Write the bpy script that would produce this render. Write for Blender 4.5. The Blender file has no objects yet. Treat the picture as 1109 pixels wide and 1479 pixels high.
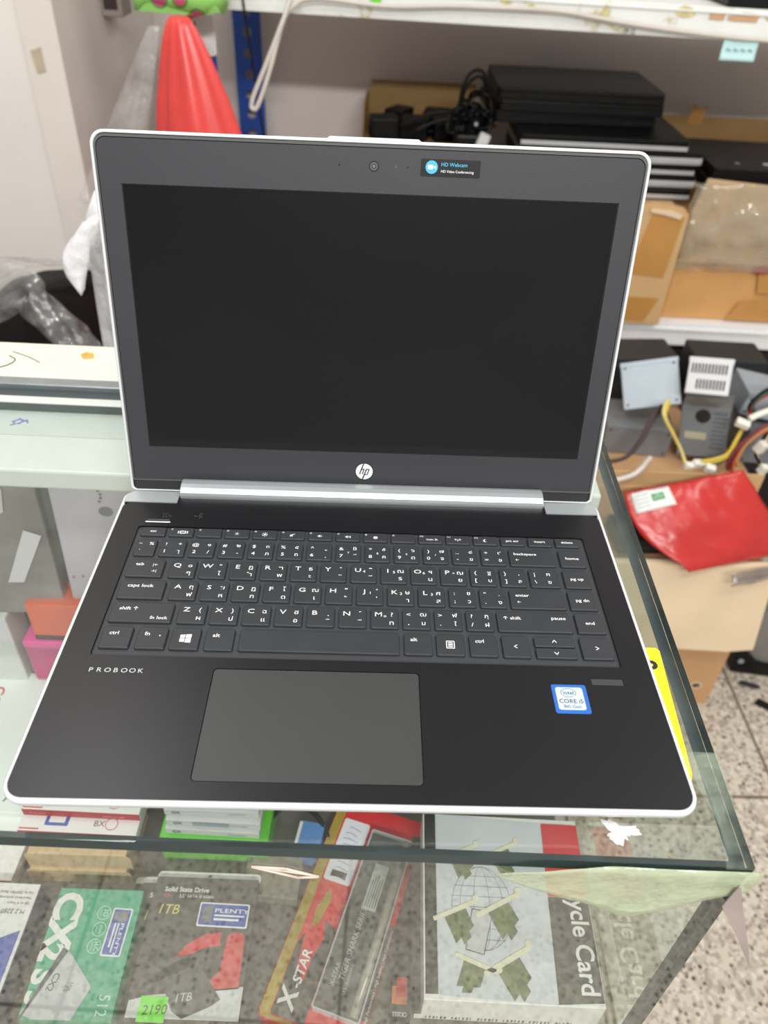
import bpy, bmesh, math, random
from mathutils import Matrix, Vector, Euler
from mathutils.geometry import tessellate_polygon
from mathutils import noise as mnoise

random.seed(7)
SC = bpy.context.scene
COL = SC.collection
PI = math.pi
R = math.radians


def lin(c):
    o = []
    for v in c:
        v = v / 255.0
        o.append(v / 12.92 if v <= .04045 else ((v + .055) / 1.055) ** 2.4)
    return (*o, 1.0)


# ------------------------------------------------------------------ camera
cam_d = bpy.data.cameras.new('camera')
cam = bpy.data.objects.new('camera', cam_d)
COL.objects.link(cam)
SC.camera = cam
_r = [[0.9992312, -0.0015437, 0.0391742], [0.0294074, -0.6312960, -0.7749842], [0.0259269, 0.7755404, -0.6307653]]
_m = Matrix((_r[0], [-v for v in _r[1]], [-v for v in _r[2]])).transposed().to_4x4()
_m.translation = Vector((0.000871, -0.188275, 1.295883))
cam.matrix_world = _m
cam_d.sensor_fit = 'VERTICAL'
cam_d.sensor_height = 36.0
cam_d.lens = 36.0 * 1110.8 / 1479.0
cam_d.clip_start = 0.01
cam_d.dof.use_dof = True
cam_d.dof.focus_distance = 0.455
cam_d.dof.aperture_fstop = 8.5

# ------------------------------------------------------------------ render-independent settings
SC.view_settings.view_transform = 'Standard'
SC.view_settings.look = 'None'
SC.view_settings.gamma = 1.0
SC.view_settings.use_curve_mapping = False
SC.view_settings.exposure = 0.0
SC.cycles.max_bounces = 14
SC.cycles.transparent_max_bounces = 40
SC.cycles.transmission_bounces = 12
SC.cycles.glossy_bounces = 6
SC.cycles.caustics_reflective = False
SC.cycles.caustics_refractive = False
SC.cycles.sample_clamp_indirect = 4.0
SC.cycles.use_denoising = True
try:
    SC.cycles.denoiser = 'OPENIMAGEDENOISE'
except Exception:
    pass

# ------------------------------------------------------------------ world and lamps
world = bpy.data.worlds.new('room_light')
SC.world = world
world.use_nodes = True
_bg = world.node_tree.nodes['Background']
_bg.inputs[0].default_value = (1.0, 0.975, 0.95, 1)
_bg.inputs[1].default_value = 0.36


def lamp(name, loc, rot, sx, sy, power, color=(1, .985, .96)):
    d = bpy.data.lights.new(name, 'AREA')
    d.shape = 'RECTANGLE'
    d.size, d.size_y = sx, sy
    d.energy = power
    d.color = color
    o = bpy.data.objects.new(name, d)
    o.location = loc
    o.rotation_euler = rot
    COL.objects.link(o)
    return o


lamp('fluorescent_light', (0.25, -0.55, 2.75), (R(8), 0, 0), 1.3, .25, 20)
lamp('fluorescent_light', (-0.75, 0.55, 2.75), (0, 0, 0), .25, 1.3, 14)
lamp('fluorescent_light', (1.3, 0.2, 2.75), (0, 0, 0), .25, 1.3, 18)
lamp('fluorescent_light', (0.3, -2.2, 2.6), (R(62), 0, 0), 1.8, .12, 70)


# ------------------------------------------------------------------ materials
MATS = {}


def nodes_of(m):
    m.use_nodes = True
    return m.node_tree.nodes, m.node_tree.links


def mat(name, rgb, rough=.5, metal=0.0, spec=.5, vary=0.0, vscale=20.0, bump=0.0, bscale=60.0, coat=0.0):
    """principled surface with an optional procedural tone variation and bump"""
    if name in MATS:
        return MATS[name]
    m = bpy.data.materials.new(name)
    n, l = nodes_of(m)
    b = n['Principled BSDF']
    c = lin(rgb)
    b.inputs['Base Color'].default_value = c
    b.inputs['Roughness'].default_value = rough
    b.inputs['Metallic'].default_value = metal
    b.inputs['Specular IOR Level'].default_value = spec
    if coat:
        b.inputs['Coat Weight'].default_value = coat
        b.inputs['Coat Roughness'].default_value = .08
    tc = n.new('ShaderNodeTexCoord')
    nz = n.new('ShaderNodeTexNoise')
    nz.inputs['Scale'].default_value = vscale
    nz.inputs['Detail'].default_value = 5
    l.new(tc.outputs['Object'], nz.inputs['Vector'])
    rp = n.new('ShaderNodeValToRGB')
    k = vary
    rp.color_ramp.elements[0].position = .3
    rp.color_ramp.elements[1].position = .7
    rp.color_ramp.elements[0].color = (c[0] * (1 - k), c[1] * (1 - k), c[2] * (1 - k * 1.1), 1)
    rp.color_ramp.elements[1].color = (min(1, c[0] * (1 + k)), min(1, c[1] * (1 + k)), min(1, c[2] * (1 + k)), 1)
    l.new(nz.outputs['Fac'], rp.inputs['Fac'])
    l.new(rp.outputs['Color'], b.inputs['Base Color'])
    if bump:
        bn = n.new('ShaderNodeTexNoise')
        bn.inputs['Scale'].default_value = bscale
        bn.inputs['Detail'].default_value = 3
        l.new(tc.outputs['Object'], bn.inputs['Vector'])
        bp = n.new('ShaderNodeBump')
        bp.inputs['Strength'].default_value = bump
        bp.inputs['Distance'].default_value = .004
        l.new(bn.outputs['Fac'], bp.inputs['Height'])
        l.new(bp.outputs['Normal'], b.inputs['Normal'])
    MATS[name] = m
    return m


def glass_mat(name, tint, ior=1.6, gain=1.0, haze=0.0, haze_rgb=(200, 205, 195), streak=0.0):
    """clear pane: tinted see-through plus a Fresnel reflection on the face met first"""
    if name in MATS:
        return MATS[name]
    m = bpy.data.materials.new(name)
    n, l = nodes_of(m)
    n.remove(n['Principled BSDF'])
    out = n['Material Output']
    tr = n.new('ShaderNodeBsdfTransparent')
    tr.inputs[0].default_value = (*tint, 1)
    gl = n.new('ShaderNodeBsdfGlossy')
    gl.inputs['Roughness'].default_value = .012
    gl.inputs['Color'].default_value = (.95, 1, .97, 1)
    fr = n.new('ShaderNodeFresnel')
    fr.inputs['IOR'].default_value = ior
    ge = n.new('ShaderNodeNewGeometry')
    inv = n.new('ShaderNodeMath')
    inv.operation = 'SUBTRACT'
    inv.inputs[0].default_value = gain
    mul0 = n.new('ShaderNodeMath')
    mul0.operation = 'MULTIPLY'
    mul0.inputs[1].default_value = gain
    l.new(ge.outputs['Backfacing'], mul0.inputs[0])
    l.new(mul0.outputs[0], inv.inputs[1])
    mul = n.new('ShaderNodeMath')
    mul.operation = 'MULTIPLY'
    l.new(fr.outputs[0], mul.inputs[0])
    l.new(inv.outputs[0], mul.inputs[1])
    mx = n.new('ShaderNodeMixShader')
    l.new(mul.outputs[0], mx.inputs[0])
    if haze or streak:
        df = n.new('ShaderNodeBsdfDiffuse')
        df.inputs[0].default_value = lin(haze_rgb)
        tc = n.new('ShaderNodeTexCoord')
        nz = n.new('ShaderNodeTexNoise')
        nz.inputs['Scale'].default_value = 14
        nz.inputs['Detail'].default_value = 8
        nz.inputs['Distortion'].default_value = 1.5
        l.new(tc.outputs['Object'], nz.inputs['Vector'])
        mr = n.new('ShaderNodeMapRange')
        mr.inputs[1].default_value = .4
        mr.inputs[2].default_value = .8
        mr.inputs[3].default_value = haze
        mr.inputs[4].default_value = haze + streak
        l.new(nz.outputs['Fac'], mr.inputs[0])
        mh = n.new('ShaderNodeMixShader')
        l.new(mr.outputs[0], mh.inputs[0])
        l.new(tr.outputs[0], mh.inputs[1])
        l.new(df.outputs[0], mh.inputs[2])
        l.new(mh.outputs[0], mx.inputs[1])
    else:
        l.new(tr.outputs[0], mx.inputs[1])
    l.new(gl.outputs[0], mx.inputs[2])
    l.new(mx.outputs[0], out.inputs[0])
    MATS[name] = m
    return m


def film_mat(name, rgb, opacity, rough=.15, gloss=.25):
    """thin plastic film"""
    if name in MATS:
        return MATS[name]
    m = bpy.data.materials.new(name)
    n, l = nodes_of(m)
    b = n['Principled BSDF']
    b.inputs['Base Color'].default_value = lin(rgb)
    b.inputs['Roughness'].default_value = rough
    b.inputs['Specular IOR Level'].default_value = gloss * 2
    tc = n.new('ShaderNodeTexCoord')
    nz = n.new('ShaderNodeTexNoise')
    nz.inputs['Scale'].default_value = 30
    nz.inputs['Detail'].default_value = 4
    l.new(tc.outputs['Object'], nz.inputs['Vector'])
    bp = n.new('ShaderNodeBump')
    bp.inputs['Strength'].default_value = .6
    bp.inputs['Distance'].default_value = .01
    l.new(nz.outputs['Fac'], bp.inputs['Height'])
    l.new(bp.outputs['Normal'], b.inputs['Normal'])
    mr = n.new('ShaderNodeMapRange')
    mr.inputs[1].default_value = .35
    mr.inputs[2].default_value = .7
    mr.inputs[3].default_value = max(0, opacity - .12)
    mr.inputs[4].default_value = min(1, opacity + .12)
    l.new(nz.outputs['Fac'], mr.inputs[0])
    l.new(mr.outputs[0], b.inputs['Alpha'])
    MATS[name] = m
    return m


def terrazzo_mat():
    m = bpy.data.materials.new('terrazzo')
    n, l = nodes_of(m)
    b = n['Principled BSDF']
    b.inputs['Roughness'].default_value = .32
    tc = n.new('ShaderNodeTexCoord')

    def vor(scale, feature='F1'):
        v = n.new('ShaderNodeTexVoronoi')
        v.inputs['Scale'].default_value = scale
        v.feature = feature
        l.new(tc.outputs['Object'], v.inputs['Vector'])
        return v

    base = n.new('ShaderNodeValToRGB')
    v1 = vor(150)
    e = base.color_ramp.elements
    e[0].position = 0
    e[0].color = lin((166, 154, 140))
    e[1].position = 1
    e[1].color = lin((212, 203, 188))
    for p, c in ((.3, (204, 194, 177)), (.6, (186, 175, 160)), (.8, (216, 208, 194))):
        x = e.new(p)
        x.color = lin(c)
    base.color_ramp.interpolation = 'CONSTANT'
    l.new(v1.outputs['Color'], base.inputs['Fac'])
    # dark chips: random cells of a coarser pattern, kept to their cores
    v2 = vor(118)
    sep = n.new('ShaderNodeSeparateColor')
    l.new(v2.outputs['Color'], sep.inputs[0])
    gt = n.new('ShaderNodeMath')
    gt.operation = 'GREATER_THAN'
    gt.inputs[1].default_value = .70
    l.new(sep.outputs[0], gt.inputs[0])
    lt = n.new('ShaderNodeMath')
    lt.operation = 'LESS_THAN'
    lt.inputs[1].default_value = .40
    l.new(v2.outputs['Distance'], lt.inputs[0])
    chip = n.new('ShaderNodeMath')
    chip.operation = 'MULTIPLY'
    l.new(gt.outputs[0], chip.inputs[0])
    l.new(lt.outputs[0], chip.inputs[1])
    chipc = n.new('ShaderNodeValToRGB')
    chipc.color_ramp.elements[0].color = lin((70, 62, 58))
    chipc.color_ramp.elements[1].color = lin((150, 132, 118))
    l.new(sep.outputs[1], chipc.inputs['Fac'])
    mx = n.new('ShaderNodeMix')
    mx.data_type = 'RGBA'
    l.new(chip.outputs[0], mx.inputs['Factor'])
    l.new(base.outputs['Color'], mx.inputs['A'])
    l.new(chipc.outputs['Color'], mx.inputs['B'])
    # tile joints every 0.41 m
    sx = n.new('ShaderNodeSeparateXYZ')
    l.new(tc.outputs['Object'], sx.inputs[0])

    def joint(sock, off):
        a = n.new('ShaderNodeMath')
        a.operation = 'ADD'
        a.inputs[1].default_value = off
        l.new(sock, a.inputs[0])
        w = n.new('ShaderNodeMath')
        w.operation = 'PINGPONG'
        w.inputs[1].default_value = .205
        l.new(a.outputs[0], w.inputs[0])
        g = n.new('ShaderNodeMath')
        g.operation = 'LESS_THAN'
        g.inputs[1].default_value = .0028
        l.new(w.outputs[0], g.inputs[0])
        return g

    jx = joint(sx.outputs[0], -.794 + 4.1)
    jy = joint(sx.outputs[1], -.591 + 4.1)
    mxx = n.new('ShaderNodeMath')
    mxx.operation = 'MAXIMUM'
    l.new(jx.outputs[0], mxx.inputs[0])
    l.new(jy.outputs[0], mxx.inputs[1])
    mx2 = n.new('ShaderNodeMix')
    mx2.data_type = 'RGBA'
    l.new(mxx.outputs[0], mx2.inputs['Factor'])
    l.new(mx.outputs['Result'], mx2.inputs['A'])
    mx2.inputs['B'].default_value = lin((104, 84, 70))
    l.new(mx2.outputs['Result'], b.inputs['Base Color'])
    return m


def worn_paint_mat(name, rgb, under, thr=.62, scale=9.0, rough=.45):
    """paint with worn, stained patches"""
    if name in MATS:
        return MATS[name]
    m = bpy.data.materials.new(name)
    n, l = nodes_of(m)
    b = n['Principled BSDF']
    b.inputs['Roughness'].default_value = rough
    tc = n.new('ShaderNodeTexCoord')
    nz = n.new('ShaderNodeTexNoise')
    nz.inputs['Scale'].default_value = scale
    nz.inputs['Detail'].default_value = 9
    nz.inputs['Roughness'].default_value = .62
    l.new(tc.outputs['Object'], nz.inputs['Vector'])
    rp = n.new('ShaderNodeValToRGB')
    e = rp.color_ramp.elements
    e[0].position = thr
    e[0].color = lin(rgb)
    e[1].position = thr + .06
    e[1].color = lin(under)
    x = e.new(thr - .25)
    x.color = lin([min(255, v + 5) for v in rgb])
    l.new(nz.outputs['Fac'], rp.inputs['Fac'])
    l.new(rp.outputs['Color'], b.inputs['Base Color'])
    MATS[name] = m
    return m


# ------------------------------------------------------------------ mesh helpers
def rrect(x0, x1, y0, y1, r=0.0, n=5):
    """rounded rectangle, counter-clockwise; r is one radius or (bl, br, tr, tl)"""
    rs = r if isinstance(r, (tuple, list)) else (r,) * 4
    pts = []
    for (cx, cy, a0), q in zip(((x0, y0, 180), (x1, y0, 270), (x1, y1, 0), (x0, y1, 90)), rs):
        if q <= 0:
            pts.append((cx, cy))
            continue
        ox = cx + (q if cx == x0 else -q)
        oy = cy + (q if cy == y0 else -q)
        for i in range(n + 1):
            a = R(a0 + 90 * i / n)
            pts.append((ox + q * math.cos(a), oy + q * math.sin(a)))
    return pts


def circle(cx, cy, r, n=24, sy=1.0):
    return [(cx + r * math.cos(2 * PI * i / n), cy + r * sy * math.sin(2 * PI * i / n)) for i in range(n)]


def prism(bm, loops, z0, z1, M=None, mi=0, smooth=False):
    """solid with the outline loops[0] and holes loops[1:], from z0 to z1"""
    M = M or Matrix()
    flat = [p for lp in loops for p in lp]
    tris = tessellate_polygon([[Vector((x, y, 0)) for x, y in lp] for lp in loops])
    top = [bm.verts.new(M @ Vector((x, y, z1))) for x, y in flat]
    fs = []

    def area(t):
        a, b, c = (flat[i] for i in t)
        return (b[0] - a[0]) * (c[1] - a[1]) - (c[0] - a[0]) * (b[1] - a[1])

    if z0 is None or abs(z1 - z0) < 1e-9:
        for t in tris:
            t = t if area(t) > 0 else t[::-1]
            try:
                fs.append(bm.faces.new([top[i] for i in t]))
            except ValueError:
                pass
    else:
        bot = [bm.verts.new(M @ Vector((x, y, z0))) for x, y in flat]
        for t in tris:
            t = t if area(t) > 0 else t[::-1]
            try:
                fs.append(bm.faces.new([top[i] for i in t]))
                fs.append(bm.faces.new([bot[i] for i in t[::-1]]))
            except ValueError:
                pass
        k = 0
        for li, lp in enumerate(loops):
            m = len(lp)
            sa = sum(lp[i][0] * lp[(i + 1) % m][1] - lp[(i + 1) % m][0] * lp[i][1] for i in range(m))
            for i in range(m):
                a, b = k + i, k + (i + 1) % m
                q = [bot[a], bot[b], top[b], top[a]]
                if (sa < 0) != (li > 0):
                    q = q[::-1]
                fs.append(bm.faces.new(q))
            k += m
    for f in fs:
        f.material_index = mi
        f.smooth = smooth
    return fs


def loft(bm, rings, cap0=True, cap1=True, mi=0, smooth=False, closed=True):
    """rings of equal point count joined one to the next"""
    vs = [[bm.verts.new(p) for p in rg] for rg in rings]
    n = len(vs[0])
    for a, b in zip(vs, vs[1:]):
        for i in range(n if closed else n - 1):
            f = bm.faces.new([a[i], a[(i + 1) % n], b[(i + 1) % n], b[i]])
            f.material_index = mi
            f.smooth = smooth
    if cap0:
        f = bm.faces.new(vs[0][::-1])
        f.material_index = mi
    if cap1:
        f = bm.faces.new(vs[-1])
        f.material_index = mi
    return vs


def box(bm, x0, x1, y0, y1, z0, z1, M=None, mi=0):
    return prism(bm, [[(x0, y0), (x1, y0), (x1, y1), (x0, y1)]], z0, z1, M, mi)


def spline(pts, n=8):
    """Catmull-Rom through the points"""
    P = [Vector(p) for p in pts]
    if len(P) < 3:
        return P
    P = [P[0] * 2 - P[1]] + P + [P[-1] * 2 - P[-2]]
    out = []
    for i in range(1, len(P) - 2):
        for k in range(n):
            t = k / n
            a, b, c, d = P[i - 1:i + 3]
            out.append(.5 * ((2 * b) + (c - a) * t + (2 * a - 5 * b + 4 * c - d) * t * t + (3 * b - a - 3 * c + d) * t ** 3))
    out.append(P[-2])
    return out


def tube(bm, pts, r, seg=8, n=8, mi=0, flat=1.0):
    path = spline(pts, n)
    rings = []
    up = Vector((0.13, .21, .97)).normalized()
    for i, p in enumerate(path):
        d = (path[min(i + 1, len(path) - 1)] - path[max(i - 1, 0)])
        d = d.normalized() if d.length > 1e-9 else Vector((0, 0, 1))
        a = d.cross(up)
        if a.length < 1e-3:
            a = d.cross(Vector((1, 0, 0)))
        a.normalize()
        b = d.cross(a).normalized()
        rr = r(i / (len(path) - 1)) if callable(r) else r
        rings.append([p + a * rr * math.cos(2 * PI * k / seg) + b * rr * flat * math.sin(2 * PI * k / seg) for k in range(seg)])
    loft(bm, rings, mi=mi, smooth=True)


TXT_CACHE = {}


def text(bm, s, x, y, size, align='LEFT', rot=0.0, z=0.0, shear=0.0, bold=0.0, sx=1.0, M=None, mi=0, valign=0.0, res=3):
    """flat printed lettering as faces; size = cap height"""
    key = (s, shear, bold, res)
    if key not in TXT_CACHE:
        c = bpy.data.curves.new('lettering', 'FONT')
        c.body = s
        c.size = 1.0
        c.shear = shear
        c.offset = bold
        c.resolution_u = res
        o = bpy.data.objects.new('lettering', c)
        COL.objects.link(o)
        dg = bpy.context.evaluated_depsgraph_get()
        me = bpy.data.meshes.new_from_object(o.evaluated_get(dg))
        V = [tuple(v.co) for v in me.vertices]
        F = [tuple(p.vertices) for p in me.polygons]
        bpy.data.objects.remove(o)
        bpy.data.curves.remove(c)
        bpy.data.meshes.remove(me)
        TXT_CACHE[key] = (V, F)
    V, F = TXT_CACHE[key]
    if not V:
        return
    k = size / .70
    xs = [v[0] for v in V]
    x0, x1 = min(xs), max(xs)
    off = {'LEFT': -x0, 'CENTER': -(x0 + x1) / 2, 'RIGHT': -x1}[align]
    ca, sa = math.cos(rot), math.sin(rot)
    M = M or Matrix()
    vs = []
    for v in V:
        a, b = (v[0] + off) * k * sx, (v[1] - valign * .70) * k
        vs.append(bm.verts.new(M @ Vector((x + a * ca - b * sa, y + a * sa + b * ca, z))))
    for f in F:
        try:
            g = bm.faces.new([vs[i] for i in f])
            g.material_index = mi
        except ValueError:
            pass


def obj(name, bm, mats, parent=None, M=None, bevel=0.0, solid=0.0, sub=0, segs=2):
    me = bpy.data.meshes.new(name)
    bm.normal_update()
    bm.to_mesh(me)
    bm.free()
    for m in (mats if isinstance(mats, (list, tuple)) else [mats]):
        me.materials.append(m)
    o = bpy.data.objects.new(name, me)
    COL.objects.link(o)
    if parent:
        o.parent = parent
    if M is not None:
        o.matrix_local = M
    if solid:
        s = o.modifiers.new('solidify', 'SOLIDIFY')
        s.thickness = solid
        s.offset = -1
    if sub:
        s = o.modifiers.new('subsurf', 'SUBSURF')
        s.levels = s.render_levels = sub
    if bevel:
        s = o.modifiers.new('bevel', 'BEVEL')
        s.width = bevel
        s.segments = segs
        s.limit_method = 'ANGLE'
        s.angle_limit = R(40)
    return o


def BM():
    return bmesh.new()


def tag(o, label, cat, group=None):
    o['label'] = label
    o['category'] = cat
    if group:
        o['group'] = group
    return o


def thing(name, label, cat, loc=(0, 0, 0), rotz=0.0, group=None, rot=None):
    o = bpy.data.objects.new(name, None)
    o.empty_display_size = .05
    COL.objects.link(o)
    o.location = loc
    o.rotation_euler = rot if rot else (0, 0, rotz)
    return tag(o, label, cat, group)


def struct(name, bm, m, **k):
    o = obj(name, bm, m, **k)
    o['kind'] = 'structure'
    return o


def at(x, y, z, rz=0.0, rx=0.0, ry=0.0):
    return Matrix.Translation((x, y, z)) @ Euler((rx, ry, rz)).to_matrix().to_4x4()


def wob(p, s, a):
    return mnoise.noise(Vector(p) * s) * a


# ================================================================== SETTING
b = BM()
box(b, -2.2, 2.6, -2.4, 2.1, -.05, 0)
struct('floor', b, terrazzo_mat())
b = BM()
box(b, -2.2, 2.6, 1.95, 2.05, 0, 2.8)
struct('wall_back', b, mat('wall_paint', (224, 214, 208), .8, vary=.05, vscale=3))
b = BM()
box(b, -.590, -.5285, 1.2955, 1.2999, 0, 2.8)
struct('trim_1', b, worn_paint_mat('plaster_edge', (218, 210, 201), (190, 178, 162), .68, 7.0, .8), bevel=.002)
# thick stained pillar on the left that carries the shelving
b = BM()
box(b, -1.6, -.53, 1.30, 1.95, 0, 2.8)
struct('wall_left', b, worn_paint_mat('old_white_paint', (226, 219, 211), (196, 184, 168), .66, 5.0, .75), bevel=.006)

# ================================================================== LAPTOP
SILVER = mat('silver_shell', (226, 228, 230), .34, .15, vary=.02)
SILVER2 = mat('brushed_silver', (190, 196, 198), .32, .55, vary=.03, vscale=40)
DECK = mat('black_brushed_deck', (23, 23, 26), .34, .1, vary=.10, vscale=9)
WELL = mat('keyboard_well_plastic', (54, 56, 59), .55, vary=.04, bump=.05, bscale=900)
KEYM = mat('key_plastic', (47, 49, 52), .5, vary=.06, vscale=60)
PADM = mat('touchpad_surface', (60, 61, 61), .45, .1, vary=.04)
BEZ = mat('bezel_plastic', (51, 52, 56), .55, vary=.04, vscale=14, bump=.05, bscale=1200)
BEZLOW = mat('bezel_lower_strip', (40, 41, 45), .6)
GASK = mat('rubber_gasket', (84, 86, 84), .6)
LINE = mat('black_gap', (8, 8, 9), .6)
SCR = mat('dark_display', (11, 13, 14), .28, spec=.5, vary=.05, vscale=3)
INK = mat('white_print', (232, 234, 236), .5)
INKG = mat('silver_print', (205, 208, 210), .4)
RUB = mat('black_rubber', (20, 20, 21), .8)
CYAN = mat('cyan_print', (70, 176, 214), .5)
STBL = mat('sticker_blue', (44, 104, 186), .3, coat=.4)
STWH = mat('sticker_white', (196, 210, 222), .3, coat=.4)
TEAL = mat('sticker_teal_ink', (20, 70, 104), .5)

LT = thing('laptop', 'open silver and black laptop with a dark screen standing on the glass counter', 'laptop', (0, 0, .95))
DZ = .017

b = BM()


def ring(z, i, r):
    return [(x, y, z) for x, y in rrect(-.163 + i, .163 - i, i, .231 - i, (r, r, r * .6, r * .6), 7)]


loft(b, [ring(.002, .010, .008), ring(.004, .007, .009), ring(.0125, .0006, .0105), ring(.0148, 0, .011), ring(.0163, .0002, .011),
         ring(.0170, .0010, .010), ring(.0170, .0021, .009), ring(.0150, .0022, .009)], cap1=False, smooth=True)
obj('base_shell', b, SILVER, LT)
for fx in (-.13, .13):
    for fy in (.03, .20):
        b = BM()
        prism(b, [circle(fx, fy, .007, 16)], 0.0, .0022)
        obj('rubber_foot', b, RUB, LT)

# deck with openings for the keyboard and the touchpad
b = BM()
WX0, WX1, WY0, WY1 = -.1454, .1454, .0862, .1946
PX0, PX1, PY0, PY1 = -.0772, .0331, .0118, .0790
prism(b, [rrect(-.1607, .1607, .0023, .2186, (.0088, .0088, .006, .006), 7),
          rrect(WX0, WX1, WY0, WY1, .0016, 3)[::-1], rrect(PX0, PX1, PY0, PY1, .0022, 4)[::-1]], .0155, .0171)
obj('deck_panel', b, DECK, LT)
b = BM()
prism(b, [rrect(-.160, .160, .0035, .218, .008, 5)], .0145, .0156)
obj('keyboard_tray', b, WELL, LT)
b = BM()
prism(b, [rrect(PX0, PX1, PY0, PY1, .0022, 4)], .0150, .0158)
obj('touchpad_gap', b, LINE, LT)
b = BM()
prism(b, [rrect(PX0 + .0004, PX1 - .0004, PY0 + .0004, PY1 - .0004, .002, 4)], .0158, .01702)
obj('touchpad', b, PADM, LT, bevel=.0002)

# silver strip behind the deck, interrupted by the hinge bar
b = BM()
prism(b, [rrect(-.1612, -.1256, .2190, .2305, (.001, .0004, .0006, .007), 5)], .0142, .0176)
obj('rear_trim', b, SILVER2, LT, bevel=.0006)
b = BM()
prism(b, [rrect(.1254, .1612, .2190, .2305, (.0004, .001, .007, .0006), 5)], .0142, .0176)
obj('rear_trim', b, SILVER2, LT, bevel=.0006)
b = BM()
prism(b, [rrect(-.1607, .1607, .2186, .2244, .0)], .0142, .01685)
obj('rear_filler', b, DECK, LT)
b = BM()
prof = [(.2252, .0150), (.2251, .0188), (.2256, .0208), (.2266, .0220), (.2285, .0232), (.2320, .0240), (.2360, .0238), (.2392, .0226), (.2400, .0150)]
rings = []
for x, k in ((-.1246, 1), (-.1243, 1), (.1238, 1), (.1241, 1)):
    rings.append([(x, y, z) for y, z in prof])
loft(b, rings, smooth=False)
obj('hinge_cover', b, SILVER2, LT, bevel=.0004)

# power key bar and its light, fingerprint strip, small worn label
b = BM()
prism(b, [rrect(-.1421, -.1253, .1978, .2018, .0006, 2)], .0160, .01735)
pw = obj('power_button', b, DECK, LT, bevel=.0003)
b = BM()
prism(b, [rrect(-.1419, -.1258, .1981, .1991, .0003, 2)], .0160, .01742)
obj('light_bar', b, INK, pw)
b = BM()
prism(b, [rrect(-.1412, -.1265, .2004, .2012, .0003, 2)], .0160, .01738)
obj('light_bar', b, GASK, pw)
b = BM()
prism(b, [rrect(.1263, .1433, .0738, .0777, .0004, 2)], .0165, .01718)
obj('fingerprint_reader', b, mat('fingerprint_strip', (66, 66, 67), .4, .2), LT, bevel=.0001)
b = BM()
x = -.1431
for ch in 'PROBOOK':
    text(b, ch, x + .0015, .0747, .0029, 'CENTER', z=.01716, sx=1.12, bold=-.004)
    x += .00437
obj('model_lettering', b, INKG, LT)
b = BM()
for k in range(26):
    q = (-.1325 + random.random() * .007, .2035 + random.random() * .005) if k < 13 else (-.112 + random.random() * .006, .2035 + random.random() * .005)
    prism(b, [rrect(q[0], q[0] + .0004 + random.random() * .0005, q[1], q[1] + .0004, 0)], .0170, .01715)
obj('glue_residue', b, GASK, LT)

# processor sticker
b = BM()
prism(b, [rrect(.1036, .1222, .0548, .0734, .0012, 4)], .0168, .01722)
st = obj('processor_sticker', b, STBL, LT)
st['label'] = 'blue and white square sticker on the palm rest'
b = BM()
prism(b, [rrect(.1055, .1200, .0571, .0716, .0014, 4)], .0171, .01728)
obj('sticker_face', b, STWH, st)
b = BM()
text(b, 'intel', .1122, .0669, .0024, 'CENTER', z=.01731, bold=.012)
o2 = [(.1122 + .0042 * math.cos(R(a)), .0680 + .0029 * math.sin(R(a))) for a in range(-40, 300, 12)]
i2 = [(.1122 + .0039 * math.cos(R(a)), .0680 + .0026 * math.sin(R(a))) for a in range(-40, 300, 12)]
prism(b, [o2 + i2[::-1]], None, .01731)
text(b, 'CORE i5', .1128, .0614, .0025, 'CENTER', z=.01731, bold=.014)
text(b, '8th Gen', .1130, .0583, .0020, 'CENTER', z=.01731, bold=.006)
obj('sticker_print', b, TEAL, st)

# ---- keys
P_ = 18.45


def key(x0, x1, y0, y1, items):
    b = BM()
    i = .00025
    r0 = [(x, y, .0152) for x, y in rrect(x0 - .0001, x1 + .0001, y0 - .0001, y1 + .0001, .0010, 2)]
    r1 = [(x, y, .0170) for x, y in rrect(x0, x1, y0, y1, .0010, 2)]
    r2 = [(x, y, .01738) for x, y in rrect(x0 + i, x1 - i, y0 + i, y1 - i, .0009, 2)]
    r3 = [(x, y, .01746) for x, y in rrect(x0 + 2.4 * i, x1 - 2.4 * i, y0 + 2.4 * i, y1 - 2.4 * i, .0008, 2)]
    loft(b, [r0, r1, r2, r3])
    k = obj('key', b, KEYM, LT)
    if items:
        b = BM()
        for it in items:
            if callable(it):
                it(b, x0, x1, y0, y1)
                continue
            s, fx, fy, cap, al = it[:5]
            X = x0 + fx / 1000 if fx >= 0 else x1 + fx / 1000
            text(b, s, X, y0 + fy / 1000, cap / 1000, al, z=.01751, sx=it[5] if len(it) > 5 else 1.0, bold=it[6] if len(it) > 6 else .004, res=2)
        if len(b.verts):
            obj('legend', b, INK, k)
        else:
            b.free()
    return k


def frame_icon(bm, cx, cy, w, h, t):
    prism(bm, [rrect(cx - w / 2, cx + w / 2, cy - h / 2, cy + h / 2, .0003, 2), rrect(cx - w / 2 + t, cx + w / 2 - t, cy - h / 2 + t, cy + h / 2 - t, 0)[::-1]], None, .01751)


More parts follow.
